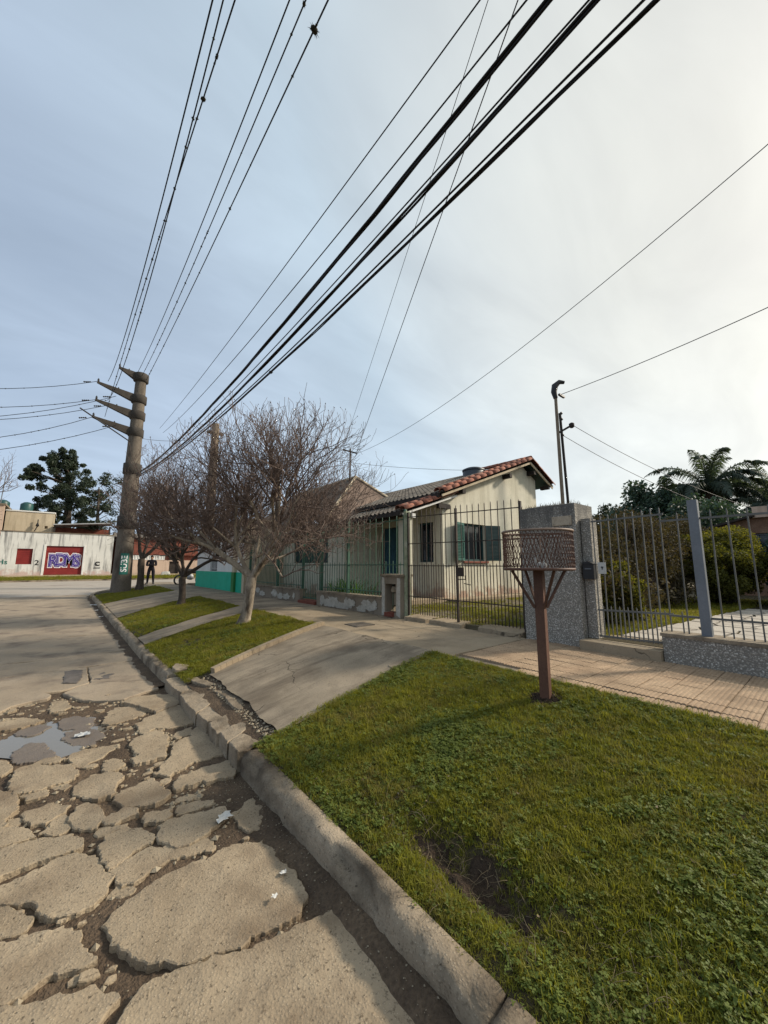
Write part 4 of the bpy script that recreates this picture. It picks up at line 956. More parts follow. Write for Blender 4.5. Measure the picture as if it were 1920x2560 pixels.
window(hs, (9.27,YG+.12,1.76), (1,0,0), (0,-1,0), 1.09, 1.17, M['teal_dk'], 3, 1)
s_ = MB(); s_.box((9.2,YG-.06,1.70),(10.43,YG-.001,1.755)); part('sill', s_, M['brickred'], hs)
window(hs, (XH+.12,8.42,1.72), (0,-1,0), (-1,0,0), .64, 1.21, M['teal_dk'], 2, 1)
# front window with closed panelled shutters
for y0, y1 in ((14.13,13.48),(13.47,12.83),(12.82,12.18),(12.17,11.52)):
    s_ = MB(); s_.box((XW+.05,y1+.005,1.74),(XW+.09,y0-.005,2.91)); leaf = part('shutter', s_, M['teal_dk'] , hs)
    for b0, b1 in ((1.82,2.28),(2.36,2.84)):
        s_ = MB(); s_.box((XW+.035,y1+.07,b0),(XW+.05,y0-.07,b1)); part('panel', s_, M['teal_dk'], leaf)
d_ = MB(); d_.box((XH+.06,9.44,ZY+.1),(XH+.10,10.13,2.88)); dr = part('door', d_, M['blue'], hs)
for b0, b1 in ((.85,1.45),(1.55,2.1),(2.2,2.78)):
    d_ = MB(); d_.box((XH+.045,9.54,b0),(XH+.06,10.03,b1)); part('panel', d_, M['blue'], dr)
d_ = MB(); d_.lathe((XH+.03,9.50,1.55),[(.0,0),(.022,.0),(.022,.03),(0,.03)],8); part('handle', d_, M['tin'], dr)
for y in (9.39,10.18):
    d_ = MB(); d_.box((XH-.03,y-.03,ZY+.1),(XH+.02,y+.03,2.93)); part('door_frame', d_, M['iron_green'], hs)
l_ = MB(); l_.tube([(XH-.02,8.9,2.25),(XH-.12,8.9,2.30),(XH-.12,8.9,2.20)],.02,6); l_.lathe((XH-.12,8.9,2.02),[(.05,0),(.07,.02),(.07,.15),(.03,.19)],8); part('wall_lamp', l_, M['wood_dk'], hs)
# roofs: rows of weathered tiles
def roof_rows(mb, e0, e1, up, rows, pitch=.19, amp=.032, lap=.018):
    """e0,e1 eave ends, up: vector from eave to ridge. wavy courses, each lapping the one below"""
    e0 = Vector(e0); e1 = Vector(e1); up = Vector(up); L = (e1-e0).length; u = (e1-e0)/L; n_ = u.cross(up).normalized()
    if n_.z < 0: n_ = -n_
    k = int(L/pitch)*6
    for r in range(rows):
        a = r/rows; b = (r+1.08)/rows; v = []
        for q, off in ((a, lap), (b, 0)):
            for i in range(k+1):
                t = i/k*L; v.append(e0 + u*t + up*min(q,1) + n_*(off + amp*math.sin(t/pitch*2*math.pi)))
        for i in range(k+1): t = i/k*L; v.append(e0 + u*t + up*a + n_*(lap-.02 + amp*math.sin(t/pitch*2*math.pi)))
        mb.add(v, [(i, i+1, k+2+i, k+1+i) for i in range(k)] + [(2*k+2+i, 2*k+3+i, i+1, i) for i in range(k)], 0, False)
ov = .35
sl1 = (RZ-EZ)/(RX-XH)
r_ = MB(); e_x = 7.95; e_z = EZ + (e_x-XH)*sl1 + .10
roof_rows(r_, (e_x,YG-ov,e_z), (e_x,18,e_z), (RX-e_x,0,RZ+.10-e_z), 14)
r2x = 14.5; r2z = RZ + .10 - (r2x-RX)*.47
roof_rows(r_, (r2x,18,r2z), (r2x,YG-ov,r2z), (RX-r2x,0,RZ+.10-r2z), 5)
roof = part('roof', r_, M['roofgrey'], hs)
u_ = MB(); u_.add([(e_x,YG-ov,e_z-.05),(RX,YG-ov,RZ+.05),(RX,18,RZ+.05),(e_x,18,e_z-.05)], [(0,1,2,3)]); u_.add([(r2x,YG-ov,r2z-.05),(RX,YG-ov,RZ+.05),(RX,18,RZ+.05),(r2x,18,r2z-.05)], [(3,2,1,0)])
part('roof_boarding', u_, M['teal_dk'], hs)
g_ = MB(); g_.box((e_x-.10,YG-ov+.1,e_z-.14),(e_x-.01,18,e_z-.02)); part('gutter', g_, M['wood_dk'], roof)
pe_x = 6.62; pe_z = 3.06; pr_z = 3.62
r_ = MB(); roof_rows(r_, (pe_x,YG-.12,pe_z), (pe_x,10.9,pe_z), (XH-.02-pe_x,0,pr_z-pe_z), 5)
proof = part('porch_roof', r_, M['roofgrey'], hs)
u_ = MB(); u_.prism([(pe_x,YG-.1,pe_z-.04),(XH,YG-.1,pr_z-.04),(XH,YG-.1,pr_z-.09),(pe_x,YG-.1,pe_z-.09)], (0,3.5,0)); part('porch_boarding', u_, M['wood_dk'], hs)
g_ = MB(); g_.box((pe_x-.09,YG-.1,pe_z-.13),(pe_x,10.9,pe_z-.02)); part('gutter', g_, M['wood_dk'], proof)
# barge boards and rafter ends under the verge
f_ = MB(); f_.bar((e_x,YG-ov+.03,e_z-.09),(RX,YG-ov+.03,RZ+.0),.03,.07); f_.bar((RX,YG-ov+.03,RZ+.0),(r2x,YG-ov+.03,r2z-.10),.03,.09); part('barge_board', f_, M['dullcream'], hs)
f_ = MB(); f_.bar((pe_x,YG-.12,pe_z-.10),(XH+.55,YG-.12,pr_z+.10),.03,.05); part('barge_board', f_, M['white'], hs)
for x, z in ((8.95,3.80),(11.55,4.68),(13.2,5.05),(14.2,4.62)):
    f_ = MB(); f_.box((x-.05,YG-ov+.04,z-.02),(x+.09,YG+.02,z+.12)); part('purlin_end', f_, M['wood_dk'], hs)
f_ = MB(); f_.box((6.95,YG-.11,2.90),(7.10,YG+.05,3.02)); part('purlin_end', f_, M['white'], hs)
f_ = MB(); f_.box((8.05,YG-.11,3.28),(8.55,YG-.005,3.42)); part('purlin_end', f_, M['wood_dk'], hs)
# red barrel tiles along the verge
def barrel(L=.42, r0=.115, r1=.095):
    mb = MB(); k = 9; v = []
    for x, r in ((0, r0), (L, r1)):
        for q in (r, r-.014):
            for i in range(k): th = math.pi*i/(k-1); v.append((x, q*math.cos(th), q*math.sin(th)))
    f = [(i, i+1, 2*k+i+1, 2*k+i) for i in range(k-1)] + [(k+i+1, k+i, 3*k+i, 3*k+i+1) for i in range(k-1)] + [(i+1, i, k+i, k+i+1) for i in range(k-1)] + [(2*k+i, 2*k+i+1, 3*k+i+1, 3*k+i) for i in range(k-1)]
    mb.add(v, f, 0, True); me = mb.mesh('verge_tile'); setm(me, M['roofred']); return me
bt = barrel()
def verge(parent, p, q, rows_y, lift=.02):
    p = Vector(p); q = Vector(q); L = (q-p).length; d = (q-p)/L; n = max(1, round(L/.37))
    for yo, zo in rows_y:
        for i in range(n):
            o = piece('verge_tile', bt, parent, p + d*(L*i/n) + Vector((0,yo,zo+lift)), (random.gauss(0,.03), -math.asin(d.z) - .035, math.atan2(d.y, d.x) + random.gauss(0,.015)), (1, random.uniform(.96,1.04), random.uniform(.95,1.05)))
verge(roof, (e_x,YG-ov,e_z), (RX-.05,YG-ov,RZ+.10), ((0.02,-.02),(.21,.03)))
verge(roof, (r2x,YG-ov,r2z), (RX+.1,YG-ov,RZ+.09), ((0.02,-.02),(.21,.03)))
verge(proof, (pe_x,YG-.12,pe_z), (XH+.5,YG-.12,pr_z+.16), ((0.0,-.01),(.19,.03)))
verge(roof, (RX,YG-ov-.02,RZ+.14), (RX,YG+2.5,RZ+.14), ((0,0),))
# hipped roof of the front wing
r_ = MB(); ax, ay, az_ = 9.1, 14.6, 5.35
ex0, ex1, ey0, ey1, ez = 6.5, 11.6, 10.2, 18.9, 3.22
for q in range(9):
    f0, f1 = q/9, (q+1)/9; ya = 10.95 + (ay-1.6-10.95)*f0; x0_ = ex0+(ax-ex0)*f0; z0_ = ez+(az_-ez)*f0
    roof_rows(r_, (x0_,ya,z0_), (x0_,ey1,z0_), ((ax-ex0)/9,0,(az_-ez)/9), 1)
wing = part('wing_roof', r_, M['roofgrey'], hs)
hipm = M['hip'] = plain('brown_roof_tiles', (.14,.10,.078), (.22,.16,.125), 5, 40, .5, .4, .006, .92, dark=(.07,.055,.045), dscale=2.5)
r_ = MB(); r_.add([(ex0,10.9,ez),(ax,ay-1.6,az_),(ex1,10.9,ez)], [(0,1,2)]); r_.add([(ax,ay-1.6,az_),(ax,ey1,az_),(ex1,ey1,ez),(ex1,10.9,ez)], [(0,1,2,3)]); r_.add([(ex0,10.95,ez),(ex0,10.9,ez),(ax,ay-1.6,az_)], [(0,1,2)]); part('hip_slope', r_, hipm, hs)
r_ = MB(); r_.tube([(ex0,10.9,ez+.02),(ax,ay-1.6,az_+.05),(ex1,10.9,ez+.02)],.07,6); r_.tube([(ax,ay-1.6,az_+.05),(ax,ey1,az_+.05)],.07,6); part('hip_cap', r_, M['dullcream'], hs)
mt = MB(); mt.tube([(8.6,12.7,4.6),(8.6,12.7,6.5)],.035,8); mt.bar((8.35,12.9,6.45),(8.80,12.5,6.28),.05,.05); thing('service_mast', mt, M['iron_dark'], 'thin service mast rising from the roof behind the bare tree', 'mast', loc=(8.6,12.7,4.8))
# tank on the roof
tk = root('roof_tank', 'dark round water tank on the ridge of the cream house', 'water tank', (12.4, 9.3, 4.62))
t_ = MB(); t_.lathe((12.4,9.3,4.80),[(.44,0),(.44,.62),(.41,.66)],24); part('drum', t_, M['tank_dk'], tk)
t_ = MB(); t_.lathe((12.4,9.3,5.46),[(.46,0),(.46,.05),(.30,.12),(.12,.15)],24); part('lid', t_, M['tank_dk'], tk)
t_ = MB(); t_.box((12.0,8.9,4.5),(12.8,9.7,4.80)); part('stand', t_, M['wood_dk'], tk)

# ------------------------------------------------------------------ mint and white corner house
mh = root('mint_house', 'white corner house with bright mint green dado beyond the bare tree', 'house', (7, 19, ZS))
w_ = MB(); wall(w_, (5.3,22.6,1.35), (0,-1,0), (-1,0,0), 7.249, 2.0, .25, holes=[(2.55,3.75,.02,1.35)]); part('wall', w_, M['white'], mh)
w_ = MB(); wall(w_, (5.27,22.6,.3), (0,-1,0), (-1,0,0), 7.249, 1.049, .28); part('dado', w_, M['mint'], mh)
# courses of the white bricks
for i in range(22):
    b_ = MB(); b_.box((5.288,16.4,1.37+i*.088),(5.30,18.83 if 1.37+i*.088 < 2.7 else 22.55,1.37+i*.088+.076)); part('brick_course', b_, M['white'], mh)
w_ = MB(); w_.box((5.27,15.1,.3),(11,15.35,1.349), 1); w_.box((5.30,15.1,1.349),(11,15.35,3.35), 0); part('side_wall', w_, [M['dullcream'], M['dullcream']], mh)
w_ = MB(); w_.box((5.56,22.35,.3),(11,22.6,3.35)); part('side_wall', w_, M['white'], mh)
w_ = MB(); w_.box((5.18,16.05,.5),(5.268,16.38,1.35)); part('pilaster', w_, M['mint_dk'], mh)
w_ = MB(); w_.box((5.2,16.05,1.351),(5.298,16.38,3.3)); part('pilaster', w_, M['dullcream'], mh)
w_ = MB(); w_.box((5.15,15.0,3.35),(11.1,22.7,3.5)); part('roof_slab', w_, M['walk'], mh)
window(mh, (5.42,20.05,1.37), (0,-1,0), (-1,0,0), 1.2, 1.33, M['wood_dk'], 2, 1)
g_ = MB()
for i in range(9): g_.bar((5.33,20.0-.13*i,1.40),(5.33,20.0-.13*i,2.68),.014,.014)
for z in (1.5,2.0,2.55): g_.bar((5.325,20.04,z),(5.325,18.86,z),.014,.014)
part('window_grille', g_, M['white'], mh)
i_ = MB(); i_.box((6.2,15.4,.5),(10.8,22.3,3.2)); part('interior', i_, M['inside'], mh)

# ------------------------------------------------------------------ litter basket on the verge
BX, BY = 3.17, 1.72; BZ = zv(BX, BY) - .01
bk = root('litter_basket', 'round brown expanded metal litter basket on a square post in the grass', 'litter basket', (BX, BY, BZ)); bk.rotation_euler = (0, 0, R(12))
zb_, zt_ = 1.575, 1.90; rr = .288
p_ = MB(); p_.box((BX-.038,BY-.038,BZ-.2),(BX+.038,BY+.038,zb_-.012)); part('post', p_, M['rust'], bk)
for ang in (45,135,225,315):
    d = Vector((math.cos(R(ang)), math.sin(R(ang)), 0)); b_ = MB()
    b_.bar(Vector((BX,BY,zb_-.33)) + d*.055, Vector((BX,BY,zb_-.012)) + d*.245, .016, .020); part('brace', b_, M['rust'], bk)
b_ = MB(); b_.lathe((BX,BY,zb_-.012),[(rr-.004,0),(rr+.006,.004),(rr+.006,.02),(rr-.004,.022)],48); part('base_disc', b_, M['rust'], bk)
def ring(z, r, t):
    m_ = MB(); n = 56; pts = [(BX+r*math.cos(2*math.pi*i/n), BY+r*math.sin(2*math.pi*i/n), z) for i in range(n+1)]; m_.tube(pts, t, 6, cap=False); return m_
part('rim', ring(zt_, rr+.002, .011), M['rust_lt'], bk)
part('inner_hoop', ring(zt_-.035, rr-.006, .004), M['rust'], bk)
msh = MB(); NC = 58; rows = 6; hh = (zt_-zb_-.015)/rows
for k in range(NC):
    for sgn in (1,-1):
        pts = []
        for j in range(rows*3+1):
            ph_ = j/3; th = 2*math.pi*(k + sgn*ph_*.5)/NC; q = rr + .004*math.sin(ph_*math.pi*2)*sgn
            pts.append((BX+q*math.cos(th), BY+q*math.sin(th), zb_+.012+hh*ph_))
        msh.tube(pts, .0028, 4, cap=False, smooth=False)
part('expanded_mesh', msh, M['rust'], bk)
# small framed flap on the street side
fl = MB(); fa = R(186); cw = .075
for a0, z0_, a1, z1_ in ((-1,1.70,1,1.70),(1,1.70,1,1.84),(-1,1.70,-1,1.84)):
    t0 = fa + a0*cw/rr; t1 = fa + a1*cw/rr
    fl.bar((BX+(rr+.006)*math.cos(t0),BY+(rr+.006)*math.sin(t0),z0_),(BX+(rr+.006)*math.cos(t1),BY+(rr+.006)*math.sin(t1),z1_),.008,.008)
part('flap_frame', fl, M['rust_lt'], bk)
lt = MB()
for i in range(6):
    th = R(204) + i*.055; q = rr - .035; z = zb_ + .03 + (.035 if i == 0 else random.uniform(0,.018))
    lt.lathe((BX+q*math.cos(th), BY+q*math.sin(th), z-.03), [(.004,0),(.017,.012),(.014,.035 if i else .055),(.003,.045 if i else .07)], 6)
thing('crumpled_paper', lt, M['paper'], 'crumpled white paper lying in the brown litter basket', 'litter', loc=(BX,BY,zb_))
# disturbed earth around the post
ev = []; ef = []
for i in range(420):
    a = random.uniform(0, 6.28); q = abs(random.gauss(0,.10)) + .045; x = BX+q*math.cos(a); y = BY+q*math.sin(a)*1.1
    blob((x, y, zv(x, y) + .02*max(0, 1-q/.2)), random.uniform(.006,.016), ev, ef)
obj('turned_earth', npmesh('turned_earth', ev, ef, M['bank']), label='turned brown earth heaped round the litter basket post', kind='stuff')

# ------------------------------------------------------------------ big concrete pole with arms
PX, PY = 1.85, 21.6; PZ = .45
pole = root('power_pole', 'massive tapering concrete power pole with four arms pointing left', 'utility pole', (PX, PY, PZ))
p_ = MB(); p_.lathe((PX,PY,0),[(.42,-.1),(.395,.9),(.37,2.0),(.345,3.2),(.34,5),(.305,7),(.27,9),(.24,10.6),(.225,11.15)],28); part('shaft', p_, M['poleconc'], pole)
for z, r, h in ((3.35,.41,.62),(6.0,.385,.55)):
    p_ = MB(); p_.lathe((PX,PY,z),[(r-.04,0),(r,.03),(r,h-.03),(r-.05,h)],24); part('collar', p_, M['armconc'], pole)
for z, L, tipz in ((11.0,.95,.18),(9.85,1.72,.32),(9.0,1.72,.30),(8.12,1.76,.34)):
    p_ = MB(); p_.lathe((PX,PY,z-.22),[(.28,0),(.33,.03),(.33,.40),(.28,.44)],24); a_ = part('arm', p_, M['armconc'], pole)
    b_ = MB(); b_.bar((PX-.2,PY-.05,z),(PX-L,PY-.2,z+tipz),.20,.40,w2=.07,d2=.09); part('bracket', b_, M['armconc'], a_)
    b_ = MB()
    for f in (.45,.97): 
        x = PX-.2-(L-.2)*f; b_.lathe((x,PY-.05-.15*f,z+tipz*f+.05),[(.03,0),(.05,.03),(.03,.06),(.05,.09),(.03,.12),(.015,.16)],8)
    part('insulator', b_, M['black'], a_)
# poster wrapped on the pole, lettered upwards
def on_pole(me_or_pts, th0, z0, r):
    out_ = []
    for x, y in me_or_pts:
        zz = z0 + x; th = th0 - y/r; rq = r
        out_.append((PX + rq*math.cos(th), PY + rq*math.sin(th), zz))
    return out_
prad = lambda z: float(np.interp(z, [-.1,.9,2.0,3.2], [.42,.395,.37,.345]))
thp = math.atan2(-PY, -PX) + .12
pm2 = MB(); kk = 10
for i in range(kk):
    for j in range(4):
        q = []
        for a, b in ((i,j),(i+1,j),(i+1,j+1),(i,j+1)):
            z = 1.22 + .98*b/4; th = thp + (-.5 + a/kk)*.88; r = prad(z) + .006
            q.append((PX+r*math.cos(th), PY+r*math.sin(th), z))
        pm2.add(q, [(0,1,2,3)])
poster = part('poster', pm2, M['signgreen'], pole)
def text_mesh(body, size=1.0, offset=0.0, extrude=0.0):
    cu = bpy.data.curves.new('lettering', 'FONT'); cu.body = body; cu.size = size; cu.offset = offset; cu.extrude = extrude; cu.align_x = 'CENTER'; cu.align_y = 'CENTER'; cu.resolution_u = 4
    o = bpy.data.objects.new('lettering', cu); COL.objects.link(o); bpy.context.view_layer.update()
    dg_ = bpy.context.evaluated_depsgraph_get(); me = bpy.data.meshes.new_from_object(o.evaluated_get(dg_))
    bpy.data.objects.remove(o); bpy.data.curves.remove(cu); return me
me = text_mesh('SUBE', .34, .006)
for v in me.vertices:
    x, y = v.co.x, v.co.y; z = 1.71 + x; r = prad(z) + .011; th = thp - y/r
    v.co = (PX + r*math.cos(th) - PX, PY + r*math.sin(th) - PY, z - PZ)
me.materials.clear(); setm(me, M['spraywhite']); o = bpy.data.objects.new('lettering', me); COL.objects.link(o); o.parent = poster

# other poles
sp_ = root('slim_pole', 'slim weathered pole with dark curved head rising behind the pillar', 'utility pole', (13.6, 6.3, .6))
p_ = MB(); p_.tube([(13.6,6.3,.5),(13.6,6.3,8.0)],[.07,.055],10); part('shaft', p_, M['oldwood'], sp_)
p_ = MB(); p_.tube([(13.85,6.15,.5),(13.68,6.22,7.3)],.05,8); part('stay_tube', p_, M['wood_dk'], sp_)
p_ = MB(); p_.tube([(13.6,6.3,7.9),(13.56,6.33,8.15),(13.6,6.3,8.4),(13.72,6.18,8.55),(13.85,6.05,8.52)],[.08,.11,.12,.09,.06],8); p_.box((13.55,6.1,7.95),(13.95,6.18,8.02)); part('lamp_head', p_, M['black'], sp_)
p_ = MB(); p_.bar((13.62,6.25,6.55),(13.98,5.95,6.82),.07,.07); p_.lathe((13.98,5.95,6.72),[(.05,0),(.10,.05),(.10,.16),(.04,.2)],8); part('bracket', p_, M['wood_dk'], sp_)
for z in (7.25,7.02,6.4):
    p_ = MB(); p_.lathe((13.72,6.19,z),[(.03,0),(.06,.04),(.03,.1)],8); part('insulator', p_, M['black'], sp_)
p2 = root('round_pole', 'pale round concrete pole whose top shows above the bare trees', 'utility pole', (6.4, 25, .5))
p_ = MB(); p_.lathe((6.4,25,.4),[(.34,0),(.22,10.3),(.20,10.35)],16); part('shaft', p_, M['oldwood'], p2)
p_ = MB(); p_.box((5.9,24.9,10.05),(6.9,25.1,10.2)); part('crossarm', p_, M['armconc'], p2)

# ------------------------------------------------------------------ wires
LBL = {'h1':'leftmost thin bare wire rising from the upper arm of the concrete pole','h2':'thin bare wire from the pole, second of the left trio','h3':'wire of the left trio carrying a row of dark air plants',
 'h4':'plain thin wire from the pole top, left of the middle trio','h5':'middle wire of the trio from the pole top dotted with small tufts','h6':'wire from the pole top with a large air plant near the upper edge',
 't7':'very thin long wire crossing the open sky left of the thick cables','t8':'thin wire crossing the sky just left of the thick cables','T1':'thickest black twisted cable, leftmost of the overhead bundle','T2':'thick black twisted cable in the middle of the overhead bundle',
 'T2b':'thin wire running along the middle thick cable','T3':'thick black cable, lowest and rightmost of the bundle','T3b':'thinner black cable running just above the rightmost thick cable',
 'd9':'faint thin service wire steep above the cream house, left of two','d10':'dark thin service wire steep above the cream house, right of two','r1':'thin wire slanting from the house roof to the right edge of the sky'}
RAD = {'h1':.011,'h2':.010,'h3':.010,'h4':.010,'h5':.010,'h6':.011,'t7':.008,'t8':.009,'T1':.027,'T2':.024,'T2b':.008,'T3':.018,'T3b':.010,'d9':.005,'d10':.008,'r1':.006}
apm = MB()
for i in range(34):
    d = Vector((random.gauss(0,1),random.gauss(0,1),random.gauss(0,1))).normalized(); a = d.orthogonal().normalized()*.10
    apm.add([tuple(a), tuple(-a), tuple(d*random.uniform(.6,1.05))], [(0,1,2)])
apm.lathe((0,0,-.5),[(.05,0),(.42,.2),(.5,.5),(.4,.8),(.05,1.0)],7)
ap = apm.mesh('air_plant'); setm(ap, M['airplant'])
for wdef in WIRES:
    k = wdef['name']; sx_, sy_, sz_ = wdef['s']; dx_, dy_ = wdef['dir']; c = wdef['c']; L = wdef['L']
    f = lambda s: (sx_+dx_*s, sy_+dy_*s, c[0]*s*s + c[1]*s + c[2])
    mb = MB(); n = 90 if k in ('T1','T2','T3') else 40
    if k in ('T1','T2','T3'):
        for q in range(3):       # twisted conductors
            r0 = RAD[k]*.52; pts = []
            for i in range(n*2+1):
                s = L*i/(n*2); x, y, z = f(s); a = s*.9 + 1.6*ns(s, 3, ord(k[1]), .35) + q*2.094; sl_ = .030*ns(s, q*7, ord(k[1]), .9)
                pts.append((x + RAD[k]*.55*math.cos(a) + sl_, y, z + RAD[k]*.55*math.sin(a) + sl_))
            mb.tube(pts, r0, 6)
    else: mb.tube([f(L*i/n) for i in range(n+1)], RAD[k], 5)
    wo = thing('overhead_wire', mb, M['cable'], LBL[k], 'wire', 'overhead wires', loc=(sx_, sy_, sz_))
    fr = {'h3':[(.35,8,.06)], 'h2':[(.3,5,.03)], 'h5':[(.3,8,.04)], 'h6':[(.3,7,.035)]}.get(k)
    spots = []
    if fr: spots = [(random.uniform(.02,.98)*18.5, random.choice((.5,.6,.7,.9))*.05) for _ in range(34 if k in ('h3','h5') else 22)]
    if k == 'h6': spots.append((17.6, .085))
    if k == 'h3': spots.append((16.1, .06))
    if k == 'T3': spots.append((14.6, .055))
    if k == 'h1': spots = [(2.2,.03)]
    for s, r in spots: piece('air_plant', ap, wo, f(s), (random.random()*6, random.random()*6, random.random()*6), (r, r, r*1.25))
# wires leaving the arms towards the left
for i, (tip, zl, lb_) in enumerate([((.13,21.4,10.2),8.96,'uppermost wire leaving the pole arms to the left edge'),((.15,21.4,9.3),8.14,'second wire down leaving the pole arms to the left edge'),((.6,21.4,9.15),7.6,'third wire down from the pole arms to the left edge'),
        ((.12,21.4,8.45),6.82,'beaded wire sagging from the lowest pole arm to the left edge'),((1.0,21.4,8.25),6.29,'lowest wire from the pole arms, passing before the evergreen tree'),((.9,21.4,9.7),7.75,'wire from the second arm root crossing the others at left')]):
    x0, y0, z0 = tip; mb = MB(); pts = []
    for k in range(31):
        x = x0 - 22*k/30; t = (x0-x)/(x0+2.9); z = z0 + (zl-z0)*(1.25*t - .25*t*t) if t < 2.3 else z0 + (zl-z0)*(1.25*2.3-.25*2.3*2.3) + (t-2.3)*.02
        pts.append((x, y0 + .2*t, z))
    mb.tube(pts, .013, 5); wo = thing('overhead_wire', mb, M['cable'], lb_, 'wire', 'overhead wires', loc=tip)
    ins = MB()
    for q in range(4): ins.lathe((x0-.25-.07*q, y0+.02, z0-.10-.02*q), [(.02,-.03),(.045,0),(.02,.03)], 8)
    part('insulator', ins, M['black'], wo)
    for q in range(5 if i in (3,1,4) else 2):
        j = 1.0*random.uniform(.6,3.2); t = j/(x0+2.9); piece('air_plant', ap, wo, (x0-j, y0+.2*t, z0+(zl-z0)*(1.25*t-.25*t*t)), (random.random()*6,0,0), (.045,.045,.045))
for i, (a, b, sag, r, lb_) in enumerate([
    ((13.75,6.15,8.05),(11.5,-6.5,8.6),.35,.012,'dark wire from the slim pole head to the right edge'),
    ((14.0,5.95,6.85),(25,1.0,3.6),.5,.010,'upper of two wires slanting down from the slim pole to the trees'),
    ((13.7,6.2,6.45),(24.5,1.6,3.4),.5,.010,'lower of two wires slanting down from the slim pole to the trees'),
    ((1.6,21.4,7.6),(-.35,20.2,8.35),0,.03,'short dark stay rod reaching left below the pole arms'),
    ((2.0,21.6,7.9),(6.4,25,10.1),.3,.010,'thin wire between the concrete pole and the round pole'),
    ((6.4,25,10.2),(12.9,9.5,5.62),.6,.008,'thin wire from the round pole to the house ridge')]):
    a = Vector(a); b = Vector(b); mb = MB(); mb.tube([a.lerp(b, t/16) - Vector((0,0,sag*4*(t/16)*(1-t/16))) for t in range(17)], r, 5)
    thing('overhead_wire', mb, M['cable'], lb_, 'wire', 'overhead wires', loc=tuple(a))

# ------------------------------------------------------------------ bare trees
RT = Vector((math.cos(R(39.4)), -math.sin(R(39.4)), 0)); DP = Vector((math.sin(R(39.4)), math.cos(R(39.4)), 0))
def bare_tree(name, label, base, fork_h, r0, limbs, env_c, env_r, seed, levels, lean=(0,0), barkm='bark', twigs=True, pods=True):
    rnd = random.Random(seed); t = root(name, label, 'tree', base); B = Vector(base); tm_ = MB(); cm = MB(); pm_ = MB(); EC = Vector(env_c)
    F = B + Vector((lean[0], lean[1], fork_h))
    pts = [B + (F-B)*q + Vector((.02*math.sin(q*5), .025*math.cos(q*4), 0)) for q in (0,.08,.2,.4,.6,.8,1)]
    tm_.tube([pts[0]-Vector((0,0,.15))]+pts, [r0*1.75,r0*1.45,r0*1.2,r0*1.02,r0*.95,r0*.92,r0*.98,r0*.9], 14)
    def inside(p):
        d = p-EC; return (d.dot(RT)/env_r[0])**2 + (d.dot(DP)/env_r[1])**2 + (d.z/env_r[2])**2
    def grow(p, d, L, r, lev):
        n = 4 if lev < 3 else 3; pts = [p]; q = p.copy(); dd = d.copy(); rs = [r]
        for i in range(n):
            w = .16 if lev < 2 else .24
            dd = (dd + Vector((rnd.gauss(0,w), rnd.gauss(0,w), rnd.gauss(.07 if lev < 3 else .10, w)))).normalized()
            q = q + dd*(L/n); pts.append(q.copy()); rs.append(r*(1-.45*(i+1)/n))
        if lev <= 1: tm_.tube(pts, rs, 8 if lev == 0 else 6, mi=0)
        else: cm.tube(pts, [max(x, .0034) for x in rs], 4 if lev < 4 else 3, cap=False)
        if lev >= len(levels):
            if pods and rnd.random() < .22:
                c_ = pts[-1]; s_ = rnd.uniform(.007,.014)
                pm_.add([c_+Vector((s_,0,0)),c_+Vector((-s_,0,0)),c_+Vector((0,s_,0)),c_+Vector((0,-s_,0)),c_+Vector((0,0,s_*1.4)),c_+Vector((0,0,-s_))], [(0,2,4),(2,1,4),(1,3,4),(3,0,4),(2,0,5),(1,2,5),(3,1,5),(0,3,5)])
            return
        nc, lf = levels[lev]
        for k in range(nc):
            f = rnd.uniform(.3,1) if k < nc-1 else 1.0
            i = min(n-1, int(f*n)); pp = pts[i].lerp(pts[i+1], f*n-i) if i < n else pts[n]
            e = inside(pp)
            if e > 1.05: continue
            sp_a = rnd.uniform(.45,1.05) if k < nc-1 else rnd.uniform(.1,.5)
            ax_ = dd.orthogonal().normalized(); ax_.rotate(Matrix.Rotation(rnd.uniform(0,6.283), 3, dd))
            nd = (dd*math.cos(sp_a) + ax_*math.sin(sp_a)); nd.z += .12 if lev < 4 else .2; nd.normalize()
            LL = L*lf*rnd.uniform(.75,1.2)
            if lev >= 1 and (pp+nd*LL).z < B.z + fork_h + .45: nd.z = abs(nd.z) + .35; nd.normalize()
            if inside(pp+nd*LL) > 1.0: LL *= .6
            grow(pp, nd, LL, max(r*.66*(1-.25*f)+.0, .0036), lev+1)
    for d, L, rr_ in limbs: grow(F.copy(), (RT*d[0] + DP*d[1] + Vector((0,0,d[2]))).normalized(), L, rr_, 0)
    tr_ = part('trunk', tm_, M[barkm], t); cr_ = part('crown', cm, M['twig'], t)
    if pods and pm_.v: part('seed_pods', pm_, M['pod'], cr_)
    return t
LV = [(5,.78),(5,.78),(4,.74),(4,.70),(3,.78)]
b1 = (2.80,7.90,zv(2.80,7.90)-.03)
bare_tree('bare_tree', 'bare tree with pale forked trunk on the nearer grass verge', b1, .95, .105,
    [((-.95,.1,.55),1.35,.068),((-.45,-.3,.9),1.1,.05),((.9,-.1,.75),1.55,.075),((.35,.5,1.1),1.2,.05),((.6,-.5,.7),1.15,.05),((-.2,.7,.8),1.1,.05)],
    tuple(Vector(b1) + RT*.62 + Vector((0,0,2.62))), (2.75,2.3,1.95), 11, LV, lean=(.10,-.09))
b2 = (2.65,12.9,zv(2.65,12.9)-.03)
